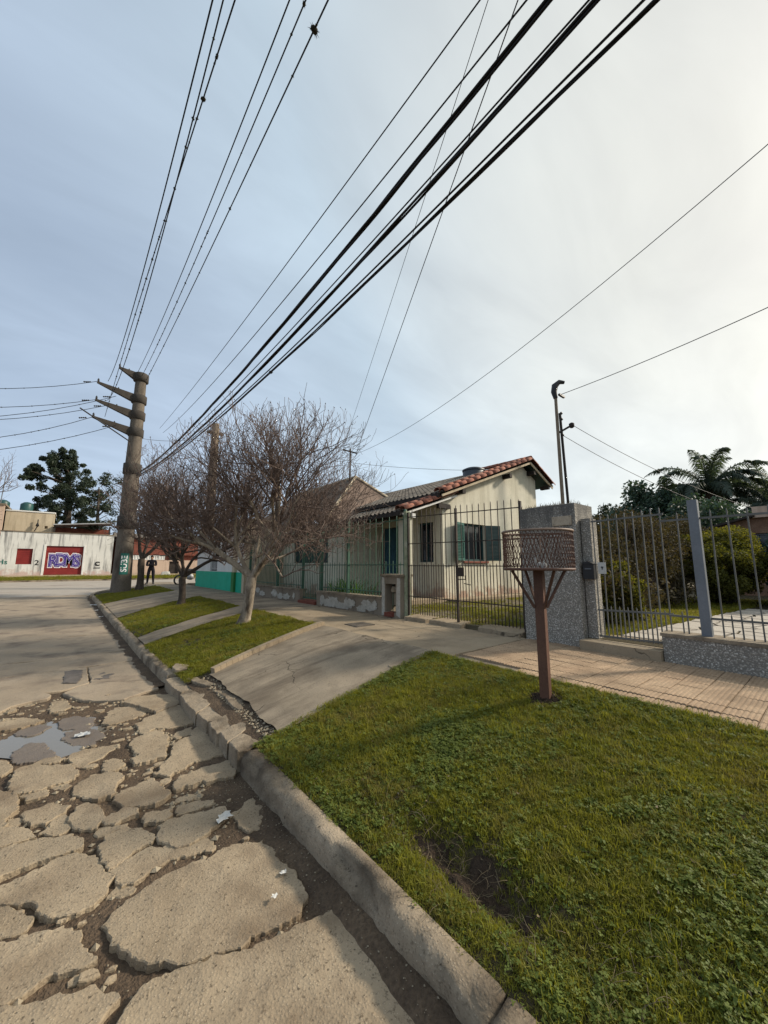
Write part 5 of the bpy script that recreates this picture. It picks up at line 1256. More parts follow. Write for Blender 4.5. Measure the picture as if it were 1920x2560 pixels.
bare_tree('bare_tree', 'bare tree with darker trunk, second along the verge, left of the forked one', b2, .85, .10,
    [((-.95,.1,.6),1.5,.06),((.9,.1,.65),1.5,.06),((-.3,.5,1.0),1.3,.05),((.35,-.5,.9),1.3,.05),((0,.1,1.1),1.2,.05)],
    tuple(Vector(b2) + RT*.1 + Vector((0,0,2.95))), (2.5,2.2,2.15), 23, LV, barkm='bark_dk')
b3 = (2.55,21.3,zv(2.55,21.3)-.03)
bare_tree('bare_tree', 'slender dark bare tree close beside the concrete pole', b3, 1.5, .15,
    [((-.5,.2,.9),1.9,.09),((.7,-.2,.8),1.9,.09),((.1,.5,1.1),1.8,.07)],
    tuple(Vector(b3) + RT*.5 + Vector((0,0,3.9))), (2.3,2.0,2.7), 31, LV[:4], barkm='bark_dk')
bare_tree('bare_tree', 'bare twigs of a tree reaching in at the left edge', (-5.3,29,.4), 2.5, .15,
    [((.7,0,.8),2.2,.08),((.6,.3,1.1),2.4,.08),((-.6,.2,.9),2.0,.08),((0,-.4,1),2.0,.07)],
    (-4.9,29,6.3), (2.3,2.0,3.4), 37, LV[:4], barkm='bark_dk')

# ------------------------------------------------------------------ leaves
def leaves(name, centers, per, spread, size, m, parent=None, seed=0, flat=.6, long=1.8, droop=0):
    """many small leaf faces gathered round the given centres"""
    g = np.random.default_rng(seed); C_ = np.repeat(np.asarray(centers, float), per, axis=0); n = len(C_)
    sp_ = np.repeat(np.broadcast_to(np.asarray(spread, float), (len(centers),)), per) if np.ndim(spread) < 2 else 1
    d = g.normal(size=(n,3)); d /= np.linalg.norm(d, axis=1)[:,None]; rad = g.random(n)**.45
    P = C_ + d*(rad*sp_)[:,None]*np.array([1,1,flat])
    a = g.normal(size=(n,3)); a[:,2] -= droop; a /= np.linalg.norm(a, axis=1)[:,None]
    b = np.cross(a, g.normal(size=(n,3))); b /= np.linalg.norm(b, axis=1)[:,None]
    s = (size*g.uniform(.6,1.35,n))[:,None]
    V = np.stack([P - a*s*long*.5, P + b*s*.5, P + a*s*long*.5, P - b*s*.5], 1).reshape(-1,3)
    if parent: V = V - np.array(WL[parent.name])
    F = np.arange(4*n).reshape(-1,4)
    return npmesh(name, V, F, m)
# tall evergreen behind the garage
et = root('evergreen_tree', 'tall dark evergreen tree rising behind the graffitied garage', 'tree', (-.6, 47, .8))
tb = MB(); tb.tube([(-.6,47,.8),(-.7,47,5),(-.9,47,9),(-1.2,47,12.2)],[.45,.36,.22,.06],10)
g = np.random.default_rng(5); cent = []; sprd = []
for i in range(190):
    u = g.random(); z = 3.4 + 9.3*u; wmax = np.interp(z, [3.5,5.5,7.5,9,10.5,12,13], [3.3,3.4,2.6,2.9,2.6,1.3,.5])
    a = g.uniform(0,6.283); q = wmax*g.random()**.55
    cx = -.8 - .09*(z-4) + q*math.cos(a) - (.5 if 9 < z < 11.2 else 0); cy = 47 + q*math.sin(a)*.8
    cent.append((cx, cy, z)); sprd.append(g.uniform(.25,.6))
    if i % 6 == 0: tb.tube([(-.75,47,z-.9),((cx-.75)/2,(cy+47)/2,z-.35),(cx,cy,z)],[.07,.05,.02],5)
part('trunk', tb, M['bark_dk'], et); obj('crown', leaves('crown', cent, 170, np.array(sprd), .10, M['leaf_dk'], et, 6, .8, 2.6), et)
et2 = root('evergreen_tree', 'smaller loose evergreen between the tall evergreen and the pole', 'tree', (1.6, 44, .8))
tb = MB(); tb.tube([(1.6,44,.8),(1.5,44,5),(1.3,44,9)],[.22,.16,.05],8); cent = []
for i in range(34):
    a = g.uniform(0,6.283); z = g.uniform(5.0,10.0); q = g.random()**.5*1.5; p = (1.35+q*math.cos(a), 44+q*math.sin(a), z); cent.append(p)
    if i % 2 == 0: tb.tube([(1.45,44,z-.8),p],[.04,.015],5)
part('trunk', tb, M['bark_dk'], et2); obj('crown', leaves('crown', cent, 110, .5, .10, M['leaf_dk'], et2, 8, .8, 2.4), et2)

# palms
def palm(label, c, ztrunk, nf, L, seed):
    rnd = random.Random(seed); t = root('palm_tree', label, 'palm', (c[0], c[1], .6)); tb = MB()
    tb.tube([(c[0],c[1],.5),(c[0]+.1,c[1],ztrunk*.5),(c[0],c[1],c[2])],[.22,.18,.16],10); part('trunk', tb, M['bark_dk'], t)
    fm = MB()
    for i in range(nf):
        az = 2*math.pi*i/nf + rnd.uniform(-.25,.25); el = rnd.uniform(.15,1.4); l_ = L*rnd.uniform(.8,1.1); pts = []; p = Vector(c); d = Vector((math.cos(az)*math.cos(el), math.sin(az)*math.cos(el), math.sin(el)))
        for k in range(11):
            pts.append(p.copy()); p = p + d*(l_/10); d.z -= .17 + .03*k*.5; d.normalize()
        fm.tube(pts, [.03*(1-.8*k/10)+.004 for k in range(11)], 4, cap=False)
        for k in range(1, 11):
            tdir = (pts[k]-pts[k-1]).normalized(); side = tdir.cross(Vector((0,0,1)))
            side = side.normalized() if side.length > .05 else Vector((1,0,0))
            for m_ in range(7):
                q = pts[k-1].lerp(pts[k], m_/7)
                for sg in (-1,1):
                    ll = .62*math.sin(math.pi*min(.97, (k+m_/7)/11*.85+.12))*rnd.uniform(.8,1.15)
                    e = (side*sg*.75 + tdir*.45 + Vector((0,0,-.05+rnd.uniform(-.25,.25)))).normalized(); w = tdir*.017
                    mid = q + e*ll*.5; tip = q + e*ll*.85 + Vector((0,0,-.55*ll))
                    fm.add([q-w, q+w, mid+w*1.2, tip, mid-w*1.2], [(0,1,2,3,4)])
    part('fronds', fm, M['leaf_palm'], t)
palm('tall feathery palm above the golden hedge at right', (25.8,4.2,5.5), 6, 34, 3.3, 3)
palm('lower palm with arching fronds at the far right edge', (26.2,2.0,4.4), 5, 24, 2.9, 9)
palm('low palm left of the tall feathery palm', (23.2,5.4,4.3), 4, 22, 2.2, 14)
# conifers and shrubs of the neighbour's garden
def bush(name, label, c, rx, ry, rz, per, size, m, seed, n=60, cat='shrub', trunk=False, pw=.4, flat=.8, top=None):
    t = root(name, label, cat, (c[0], c[1], .62)); gg = np.random.default_rng(seed); ct = []
    for i in range(n):
        d = gg.normal(size=3); d /= np.linalg.norm(d); q = gg.random()**pw; s_ = 1
        if top: s_ = max(.12, 1 - top*max(0, d[2]*q))
        ct.append((c[0]+d[0]*q*rx*s_, c[1]+d[1]*q*ry*s_, c[2]+d[2]*q*rz))
    tb = MB()
    for i in range(0, n, 4): tb.tube([(c[0]+gg.normal()*.08,c[1]+gg.normal()*.08,.5), ((c[0]+ct[i][0])/2,(c[1]+ct[i][1])/2,(.5+ct[i][2])/2+.1), ct[i]], [.035,.022,.008], 5)
    part('trunk' if trunk else 'stems', tb, M['bark_dk'], t); obj('crown' if trunk else 'foliage', leaves('foliage', ct, per, min(rx,ry,rz)*.34, size, m, t, seed+1, flat), t); return t
bush('conifer', 'pointed dark conifer left of the palms behind the garden hedge', (21.6,6.3,3.1), 1.7,1.7,2.9, 170, .10, M['leaf_con'], 41, 70, 'tree', True, top=.9)
bush('conifer', 'second lower conifer touching the pointed one on its right', (22.4,5.2,2.8), 1.6,1.5,2.3, 170, .10, M['leaf_con'], 42, 60, 'tree', True, top=.8)
bush('cedar', 'small round topped cedar far behind the pebbledash pillar', (32.3,11.8,4.4), 1.7,1.7,2.0, 90, .14, M['leaf_dk'], 43, 40, 'tree', True)
bush('shrub', 'dark green shrub mass under the palm crowns', (20.5,3.6,2.9), 2.6,1.5,1.7, 200, .09, M['leaf_con'], 44, 70)
bush('shrub', 'broad bluish dark shrub at the right edge of the lawn', (13.4,.35,1.45), 1.5,.9,1.15, 300, .05, M['leaf_blue'], 45, 90)
bush('shrub', 'golden lit rounded bush at the end of the hedge', (12.9,2.05,1.70), 1.7,.75,.90, 420, .035, M['leaf_gold'], 46, 120, pw=.25)
bush('shrub', 'leafy olive shrub just inside the entrance gate', (7.0,2.55,1.10), .55,.42,.62, 320, .032, M['leaf_gold'], 47, 60)
# hedge along the boundary
hd = root('hedge', 'tall brownish overgrown hedge between the two gardens', 'hedge', (9.2, 2.95, .66)); ct = []; gg = np.random.default_rng(61); tb = MB()
for i in range(330):
    x = gg.uniform(6.2,13.2); y = 2.95 + gg.normal()*.22; z = .75 + (1.95 if x > 8.6 else 1.35)*gg.random()**.8 + .12*math.sin(x*2.1)
    ct.append((x, y - .25*(z < 2.4)*gg.random(), z))
    if i % 2 == 0: tb.tube([(x+gg.normal()*.12,3.0,.6),(x+gg.normal()*.1,2.85,1.3),(x,y-.1,z),(x+gg.normal()*.15,y-.3,z+.22)], [.02,.014,.008,.003], 4, cap=False)
part('stems', tb, M['twig'], hd); obj('foliage', leaves('foliage', ct, 150, .26, .034, M['leaf_hedge'], hd, 62, .9), hd)
# brick building at right
bh = root('brick_house', 'low brown brick house with flat parapet behind the golden bush', 'house', (18, 0, .6))
w_ = MB(); wall(w_, (17,2.9,.5), (0,-1,0), (-1,0,0), 9, 2.35, .25, holes=[(1.15,2.0,1.0,2.15)]); w_.prism([(17,2.9,2.85),(17,1.9,2.85),(17,1.9,3.15)], (.25,0,0)); w_.box((17.0,-6.1,2.85),(17.25,1.9,3.15)); part('wall', w_, M['brickbrown'], bh)
w_ = MB(); w_.box((17.26,2.65,.5),(22,2.9,2.8)); part('side_wall', w_, M['brickbrown'], bh)
w_ = MB(); w_.box((16.85,-6.2,3.15),(22,1.75,3.5)); part('parapet', w_, M['pinkwall'], bh)
w_ = MB(); w_.bar((16.9,3.1,2.84),(16.9,1.7,3.22),.35,.07); part('roof_edge', w_, M['wood_dk'], bh)
window(bh, (17.14,1.75,1.5), (0,-1,0), (-1,0,0), .85, 1.15, M['iron_grey'], 2, 1)
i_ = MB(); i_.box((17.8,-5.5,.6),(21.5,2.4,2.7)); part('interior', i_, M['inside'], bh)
# lily clump behind the railings
lr_ = root('lily_clump', 'clump of strap leaved green lilies behind the green railings', 'plant', (5.85, 8.6, .6)); lm = MB(); rnd = random.Random(4)
for i in range(190):
    x = 5.85 + rnd.gauss(0,.12); y = 8.55 + rnd.gauss(0,.36); az = rnd.uniform(0,6.28); L = rnd.uniform(.45,.95); p = Vector((x,y,.6)); d = Vector((math.cos(az)*.45, math.sin(az)*.45, 1)).normalized(); sd_ = Vector((-math.sin(az), math.cos(az), 0)); pts = []
    for k in range(6): pts.append(p.copy()); p = p + d*L/5; d.z -= .22; d.normalize()
    v = []
    for k, q in enumerate(pts): w = .018*(1-(k/5)**2)+.002; v += [q-sd_*w, q+sd_*w]
    lm.add(v, [(2*k,2*k+1,2*k+3,2*k+2) for k in range(5)])
part('leaves', lm, M['leaf_lily'], lr_)

# ------------------------------------------------------------------ far side of the cross street
gar = root('graffitied_garage', 'low streaked white garage with a red graffitied door across the street', 'garage', (-1, 40, .9))
w_ = MB(); wall(w_, (-4.35,40,.6), (1,0,0), (0,-1,0), 6.95, 3.62, .25, holes=[(4.35-1.69,4.35+.62,.3,2.6),(4.35-3.35,4.35-2.45,1.14,2.34)]); part('wall', w_, M['streaky'], gar)
w_ = MB(); w_.box((-4.4,39.95,4.22),(2.65,40.3,4.29)); part('coping', w_, M['walk'], gar)
w_ = MB(); w_.box((2.35,40.26,.6),(2.6,50,4.2)); part('side_wall', w_, M['streaky'], gar)
w_ = MB(); w_.box((-4.35,40.26,.6),(-4.1,50,4.2)); part('side_wall', w_, M['streaky'], gar)
gd = MB(); gd.box((-1.69,40.12,.9),(.62,40.16,3.2)); gdo = part('garage_door', gd, M['redpaint'], gar)
me_s = MB(); me_s.box((-1.14,-.012,-.19),(1.14,.012,.19)); ms_ = me_s.mesh('door_slat'); setm(ms_, M['redpaint'])
for i in range(5): piece('door_slat', ms_, gdo, (-.535,40.112,1.14+i*.45))
for x in (-1.72,.64):
    b_ = MB(); b_.box((x-.12 if x < 0 else x,39.97,.9),(x if x < 0 else x+.12,40.0,3.3)); part('door_surround', b_, M['white'], gar)
wn_ = MB(); wn_.box((-3.35,40.10,1.74),(-2.45,40.14,2.94)); sh_ = part('shutter', wn_, M['redpaint'], gar)
for i in range(8):
    b_ = MB(); b_.box((-3.32,40.085,1.78+i*.145),(-2.48,40.099,1.78+i*.145+.12)); part('slat', b_, M['redpaint'], sh_)
def wall_text(body, x, z, size, off, y, m, parent, sx=1.0, rot=0):
    me = text_mesh(body, size, off); P_ = WL[parent.name]
    for v in me.vertices:
        a, b = v.co.x*sx, v.co.y; a, b = a*math.cos(rot)-b*math.sin(rot), a*math.sin(rot)+b*math.cos(rot)
        v.co = (x + a - P_.x, y - P_.y, z + b - P_.z)
    me.materials.clear(); setm(me, m); o = bpy.data.objects.new('lettering', me); COL.objects.link(o); o.parent = parent; return o
# throw-up: fat white outline, purple fill, thin white inner lines
for li, (ch, x, dz) in enumerate((('R',-1.20,.0),('D',-.72,.05),('M',-.20,.03),('S',.26,-.02))):
    q = li*.0013
    wall_text(ch, x, 2.0+dz, 1.30, .15, 40.097-q, M['spraywhite'], gdo, .72)
    wall_text(ch, x, 2.0+dz, 1.30, .085, 40.088-q, M['purple'], gdo, .72)
    wall_text(ch, x, 2.0+dz, 1.30, .022, 40.080-q, M['spraywhite'], gdo, .70)
    wall_text(ch, x, 2.0+dz, 1.30, .000, 40.072-q, M['purple'], gdo, .70)
wall_text('2', -2.15, 1.85, .55, .01, 39.994, M['black'], gar); wall_text('C', 1.62, 1.78, .46, .03, 39.994, M['black'], gar); wall_text('c', 1.62, 1.80, .24, .0, 39.993, M['black'], gar)
wall_text('CCCC', 1.62, 1.44, .16, .01, 39.994, M['black'], gar); wall_text('Hs', -4.05, 1.9, .5, .01, 39.994, M['signgreen'], gar)
bx_ = root('cream_block', 'plain cream upper block behind the graffitied garage', 'building', (-3, 43.5, .9))
w_ = MB(); wall(w_, (-4.55,43,.9), (1,0,0), (0,-1,0), 3.0, 5.2, .25, holes=[(2.45,2.65,3.85,4.1)]); w_.box((-4.55,43.26,.9),(-1.55,47,6.08)); part('wall', w_, M['dullcream'], bx_)
w_ = MB(); w_.box((-4.6,42.95,6.1),(-1.5,47,6.2)); part('roof_slab', w_, M['white'], bx_)
ld = MB(); ld.tube([(-2.75,42.9,4.4),(-2.55,42.8,4.9),(-2.55,42.8,5.5)],.04,6); ld.lathe((-2.55,42.75,4.85),[(.02,0),(.12,.1),(.05,.35)],8); part('vent_pipe', ld, M['black'], bx_)
shd = root('tin_shed', 'shed with thin tin roof beside the cream block', 'shed', (.5, 43, .9))
w_ = MB(); w_.bar((-1.5,42.5,5.0),(2.4,42.5,5.38),3.0,.08,up=(0,0,1)); part('roof', w_, M['tin'], shd)
w_ = MB(); w_.box((-1.5,43.3,.9),(2.4,43.5,4.95)); part('wall', w_, M['brickred'], shd)
for x in (-1.4,2.3):
    w_ = MB(); w_.box((x-.06,41.2,4.2),(x+.06,41.32,5.05)); part('prop', w_, M['wood_dk'], shd)
for lab, x, z, r in (('dark green round water tank on top of the cream block',-3.45,6.2,.42),('second dark water tank at the left edge above the wall',-4.9,6.25,.42)):
    tk = root('water_tank', lab, 'water tank', (x, 44, z), 'tanks on the roofs across the street'); t_ = MB(); t_.lathe((x,44,z),[(r*.95,0),(r,.1),(r,.6),(r*.9,.68)],20); part('drum', t_, M['tank'], tk); t_ = MB(); t_.lathe((x,44,z+.68),[(r*.85,0),(r*.5,.12),(r*.2,.15)],20); part('lid', t_, M['tank'], tk)
lf = root('pink_building', 'pale pinkish building cut off by the left edge', 'building', (-8, 42, .9))
w_ = MB(); wall(w_, (-14,41.0,.6), (1,0,0), (0,-1,0), 9.55, 5.7, .25, holes=[(2.0,3.4,1.4,2.8),(5.2,6.6,1.4,2.8)]); part('wall', w_, M['pinkwall'], lf)
w_ = MB(); w_.box((-14.1,40.9,6.3),(-4.4,48,6.42)); part('roof_slab', w_, M['walk'], lf)
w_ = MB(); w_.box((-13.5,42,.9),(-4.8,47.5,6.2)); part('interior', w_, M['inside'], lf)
am = root('antenna_mast', 'thin antenna mast at the left edge above the roofs', 'antenna', (-4.9, 42.5, 6.2)); t_ = MB(); t_.tube([(-4.9,42.5,6.2),(-4.8,42.5,8.9)],.035,6); part('mast', t_, M['iron_grey'], am); t_ = MB(); t_.bar((-5.15,42.5,8.55),(-4.5,42.5,8.62),.03,.03); t_.bar((-5.1,42.5,8.4),(-5.1,42.5,8.8),.03,.03); part('aerial', t_, M['iron_grey'], am)
# red and pink house right of the pole
rh = root('red_house', 'red brick house with white lattice blocks behind the standing person', 'house', (6, 41, .9))
w_ = MB(); wall(w_, (2.95,40.4,.6), (1,0,0), (0,-1,0), 9.5, 1.55, .25, holes=[(4.1,4.9,.3,1.45)]); part('wall', w_, M['pinkwall'], rh)
w_ = MB(); wall(w_, (2.95,40.4,2.62), (1,0,0), (0,-1,0), 9.5, 1.6, .25, holes=[(4.1,4.9,.0,.5)]); part('upper_wall', w_, M['brickred'], rh)
lat = MB(); lat.box((-.11,-.06,-.20),(-.07,.06,.20)); lat.box((.07,-.06,-.20),(.11,.06,.20)); lat.box((-.07,-.06,.15),(.07,.06,.20)); lat.box((-.07,-.06,-.20),(.07,.06,-.15)); lat.bar((-.07,0,-.15),(.07,0,.15),.04,.1); lat.bar((.07,0,-.15),(-.07,0,.15),.04,.09)
lm_ = lat.mesh('lattice_block'); setm(lm_, M['white'])
for i in range(16): piece('lattice_block', lm_, rh, (3.1+i*.23,40.5,2.38))
w_ = MB(); w_.box((2.96,40.7,2.15),(12.4,40.9,2.62)); part('dark_backing', w_, M['brickred'], rh)
w_ = MB(); w_.box((7.05,40.55,.9),(7.85,40.62,3.1)); part('door', w_, M['wood_dk'], rh)
r_ = MB(); r_.prism([(2.7,40.1,4.15),(2.7,46,4.15),(2.7,43,4.7)], (10,0,0)); part('roof', r_, M['roofgrey'], rh)
w_ = MB(); w_.box((2.96,45.7,.9),(12.4,45.9,4.2)); part('back_wall', w_, M['brickred'], rh)
for i, (x, y, sx_, sy_, sz_) in enumerate([(6.2,38.6,.7,.35,.32),(7.7,38.9,.3,.25,.2)]):
    b_ = MB(); z = .8; b_.prism([(x,y,z),(x+sx_,y,z),(x+sx_*.9,y,z+sz_),(x+sx_*.5,y-.05,z+sz_*1.1),(x+.05,y,z+sz_*.9)], (0,sy_,0)); thing('rubbish_sack', b_, M['paper'], ('larger white sack dumped on the far grass beyond the person','small white scrap on the far grass right of the larger sack')[i], 'sack', loc=(x,y,z))
# motorcycle half hidden behind the second bare tree
mc = root('parked_motorcycle', 'dark parked motorcycle half hidden behind the second bare tree', 'motorcycle', (6.2, 26.2, .5)); mz = .5; mx_ = 5.45; my = 24.7
WL[mc.name] = Vector((mx_, my, mz)); mc.location = (mx_, my, mz)
for dx in (-.55,.6):
    t_ = MB(); n = 20; t_.tube([(mx_+dx+.27*math.cos(2*math.pi*i/n), my, mz+.3+.27*math.sin(2*math.pi*i/n)) for i in range(n+1)], .05, 7, cap=False); wh = part('wheel', t_, M['black'], mc)
    t_ = MB(); t_.tube([(mx_+dx,my-.06,mz+.3),(mx_+dx,my+.06,mz+.3)],.05,8)
    for k in range(6): a = k*math.pi/3; t_.tube([(mx_+dx,my,mz+.3),(mx_+dx+.25*math.cos(a),my,mz+.3+.25*math.sin(a))],.008,4)
    part('rim', t_, M['tin'], wh)
t_ = MB(); t_.tube([(mx_-.55,my,mz+.3),(mx_-.4,my,mz+.75),(mx_-.32,my,mz+.98)],.035,7); part('fork', t_, M['tin'], mc)
t_ = MB(); t_.tube([(mx_-.32,my-.33,mz+1.0),(mx_-.3,my,mz+.97),(mx_-.32,my+.33,mz+1.0)],.018,6); part('handlebar', t_, M['black'], mc)
t_ = MB(); t_.lathe((mx_+.02,my,mz+.3),[(.05,0),(.18,.05),(.19,.25),(.1,.35)],10); part('engine', t_, M['tin'], mc)
t_ = MB(); t_.tube([(mx_-.36,my,mz+.72),(mx_-.2,my,mz+.82),(mx_+.05,my,mz+.82),(mx_+.15,my,mz+.74)],[.06,.14,.14,.07],9); part('fuel_tank', t_, M['black'], mc)
t_ = MB(); t_.tube([(mx_+.1,my,mz+.76),(mx_+.4,my,mz+.76),(mx_+.75,my,mz+.82)],[.09,.11,.06],9); part('seat', t_, M['black'], mc)
t_ = MB(); t_.lathe((mx_-.45,my,mz+.80),[(.03,0),(.09,.04),(.09,.12),(.03,.16)],10); part('headlight', t_, M['tin'], mc)

# ------------------------------------------------------------------ person standing at the corner
QX, QY = 3.82, 27.4; QZ = .50
def limb_mesh(name, joints, edges, m, subd=2):
    me = bpy.data.meshes.new(name); me.from_pydata([j[0] for j in joints], edges, []); o = bpy.data.objects.new(name, me); COL.objects.link(o)
    md = o.modifiers.new('skin', 'SKIN'); md.use_smooth_shade = True; md.branch_smoothing = .6
    for i, j in enumerate(joints):
        sv_ = me.skin_vertices[0].data[i]; sv_.radius = j[1] if isinstance(j[1], tuple) else (j[1], j[1]); sv_.use_root = (i == 0)
    sb = o.modifiers.new('subd', 'SUBSURF'); sb.levels = subd; sb.render_levels = subd
    bpy.context.view_layer.update(); ev_ = bpy.data.meshes.new_from_object(o.evaluated_get(bpy.context.evaluated_depsgraph_get()))
    bpy.data.objects.remove(o); ev_.materials.clear()
    for x in (m if isinstance(m, list) else [m]): ev_.materials.append(x)
    return ev_
J = [((0,0,.96),(.155,.12)),((0,0,1.12),(.14,.11)),((0,.0,1.30),(.165,.12)),((0,0,1.44),(.12,.09)),((0,-.01,1.51),.055),((0,-.02,1.58),(.068,.075)),((0,-.02,1.68),(.072,.085)),
     ((-.10,0,.88),.105),((-.13,.0,.50),.075),((-.15,.03,.10),.052),((-.17,-.10,.04),(.045,.035)),
     ((.10,0,.88),.105),((.12,-.01,.50),.075),((.14,.02,.10),.052),((.16,-.11,.04),(.045,.035)),
     ((-.19,0,1.42),.072),((-.23,-.05,1.15),.056),((-.12,-.20,1.14),.045),((.04,-.23,1.19),.036),((.09,-.22,1.21),(.030,.02)),
     ((.19,0,1.42),.072),((.23,-.05,1.14),.056),((.12,-.19,1.20),.045),((-.05,-.19,1.21),.036),((-.10,-.18,1.22),(.030,.02))]
E_ = [(0,1),(1,2),(2,3),(3,4),(4,5),(5,6),(0,7),(7,8),(8,9),(9,10),(0,11),(11,12),(12,13),(13,14),(3,15),(15,16),(16,17),(17,18),(18,19),(3,20),(20,21),(21,22),(22,23),(23,24)]
for hb, sgn in ((19,1),(24,-1)):
    hx, hy, hz = J[hb][0]
    for k in range(4):
        a = len(J); J.append(((hx+sgn*.035,hy-.004,hz+.022-.015*k),.009)); J.append(((hx+sgn*(.062 - .004*abs(k-1)),hy+.01,hz+.024-.016*k),.008)); E_ += [(hb,a),(a,a+1)]
    a = len(J); J.append(((hx+sgn*.005,hy-.015,hz+.045),.010)); E_.append((hb,a))
pe = root('person', 'person in dark clothes standing with folded arms on the far corner', 'person', (QX, QY, QZ)); pe.rotation_euler = (0, 0, R(-20)); pe.scale = (1.12, 1.12, 1.0)
bt_ = NT('person_surface'); tcx = bt_.n.new('ShaderNodeTexCoord'); sx3 = bt_.n.new('ShaderNodeSeparateXYZ'); bt_.l.new(tcx.outputs['Object'], sx3.inputs[0])
M['body'] = bt_.done(bt_.mix(bt_.rng(sx3.outputs['Z'], 1.505, 1.515), (.014,.013,.018), (.34,.19,.125)), .85, .15)
bo = obj('body', limb_mesh('body', J, E_, M['body']), pe)
hm = MB(); n = 12
for i in range(6):
    pass
hv = []
for i in range(7):
    ph_ = math.pi/2*i/6
    for j in range(n):
        th = 2*math.pi*j/n; r = math.cos(ph_); front = max(0, -math.sin(th)); zl = .045*front + -.05*max(0, math.sin(th))
        hv.append((.083*r*math.cos(th), -.012+.098*r*math.sin(th), 1.655 + zl*(1-i/6) + .105*math.sin(ph_)))
hm.add([(x+QX,y+QY,z+QZ) for x, y, z in hv], [(i*n+j, i*n+(j+1)%n, (i+1)*n+(j+1)%n, (i+1)*n+j) for i in range(6) for j in range(n)], 0, True)
part('hair', hm, M['hair'], pe)
fm_ = MB()
for sx_ in (-.028,.028): fm_.lathe((QX+sx_,QY-.098,QZ+1.632),[(.002,-.006),(.010,0),(.002,.006)],6)
fm_.bar((QX-.022,QY-.096,QZ+1.565),(QX+.022,QY-.096,QZ+1.565),.006,.008); part('eyes_and_mouth', fm_, M['hair'], pe)
fn = MB(); fn.tube([(QX,QY-.092,QZ+1.635),(QX,QY-.112,QZ+1.60),(QX,QY-.098,QZ+1.592)],[.008,.014,.008],6); part('nose', fn, M['skin'], pe)
sh2 = MB()
for sx_ in (-1,1): sh2.tube([(QX+sx_*.155,QY+.06,QZ+.035),(QX+sx_*.16,QY-.03,QZ+.045),(QX+sx_*.17,QY-.16,QZ+.03)],[.045,.052,.04],8)
part('shoes', sh2, M['black'], pe)

# ------------------------------------------------------------------ litter along the gutter
LT = [(.89,2.69,0,'flattened white wrapper in the pothole mud by the broken kerb',.06),(1.0,2.05,0,'small white scrap near the kerb above the large slab',.022),(.90,1.93,.01,'tiny white scrap on the corner of the large slab',.018),(.23,4.88,-.03,'pale torn plastic at the edge of the puddle',.07),
      (.74,17.9,.15,'white plastic bag in the gutter far up the street',.13),(.80,14.2,.10,'white scrap in the gutter below the ramp',.07),(.78,16.1,.12,'grey plastic scrap in the gutter beside the ramp',.08)]
for i, (x, y, z, lb_, s) in enumerate(LT):
    mb = MB(); k = 5; v = []
    for a in range(k):
        for b in range(k):
            v.append((x + s*((a/(k-1)-.5)*1.6 + random.uniform(-.18,.18)), y + s*((b/(k-1)-.5)*1.4 + random.uniform(-.18,.18)), z + .012 + s*.28*random.random()))
    mb.add(v, [(a*k+b, a*k+b+1, a*k+k+b+1, a*k+k+b) for a in range(k-1) for b in range(k-1) if not (a in (0,k-2) and b in (0,k-2) and random.random() < .6)])
    thing('litter', mb, M['bag'] if s > .06 else M['paper'], lb_, 'litter', loc=(x, y, z))

# ------------------------------------------------------------------ grass
M['straw'] = plain('dry_straw', (.13,.10,.06), (.24,.19,.12), 30, 90, .3, 0)
def blade_tuft(seed, nb, h, spread, w, m, kind='grass'):
    g = random.Random(seed); mb = MB()
    for i in range(nb):
        a = g.uniform(0,6.283); q = spread*math.sqrt(g.random()); x = q*math.cos(a); y = q*math.sin(a); az = g.uniform(0,6.283)
        if kind == 'grass':
            hh = h*g.uniform(.5,1.25); ln = g.uniform(.15,1.0)*hh; dx, dy = math.cos(az), math.sin(az); ww = w*g.uniform(.7,1.3)
            p1 = (x+dx*ln*.35, y+dy*ln*.35, hh*.62); p2 = (x+dx*ln, y+dy*ln, hh*(1-.25*ln/hh)); px, py = -dy*ww, dx*ww
            mb.add([(x-px,y-py,0),(x+px,y+py,0),(p1[0]+px*.8,p1[1]+py*.8,p1[2]),(p1[0]-px*.8,p1[1]-py*.8,p1[2]),p2], [(0,1,2,3),(3,2,4)])
        else:
            hh = h*g.uniform(.4,1.1); r = w*g.uniform(.6,1.3); c = Vector((x,y,hh)); tl = Vector((g.gauss(0,.35), g.gauss(0,.35), 1)).normalized(); u = tl.orthogonal().normalized(); v = tl.cross(u)
            for k in range(3):
                t0 = az + k*2.094; dd = u*math.cos(t0)+v*math.sin(t0); ee = u*math.cos(t0+1.57)+v*math.sin(t0+1.57)
                mb.add([c, c+dd*r*.6-ee*r*.45, c+dd*r*1.15, c+dd*r*.6+ee*r*.45], [(0,1,2,3)])
    me = mb.mesh('tuft'); setm(me, m); return me
def rosette(seed):
    g = random.Random(seed); mb = MB()
    for i in range(9):
        az = 6.283*i/9 + g.uniform(-.2,.2); L = g.uniform(.018,.032); d = Vector((math.cos(az), math.sin(az), 0)); s = Vector((-d.y, d.x, 0)); z = Vector((0,0,1)); v = []
        for k in range(5):
            t = k/4; w = .0045*math.sin(math.pi*(.12+.8*t)); c = d*L*t + z*(.018*math.sin(t*2.2)*g.uniform(.7,1.2)); v += [c-s*w, c+s*w]
        mb.add(v, [(2*k,2*k+1,2*k+3,2*k+2) for k in range(4)])
    me = mb.mesh('tuft'); setm(me, M['clover']); return me
tc_ = bpy.data.collections.new('tuft_kinds')
kinds = [blade_tuft(s, 24, .021, .026, .0011, M['grass']) for s in range(5)] + [blade_tuft(s+20, 14, .040, .022, .0014, M['grass']) for s in range(2)] + [blade_tuft(s+40, 9, .020, .03, .0075, M['clover'], 'clover') for s in range(3)] + [rosette(s) for s in range(2)]
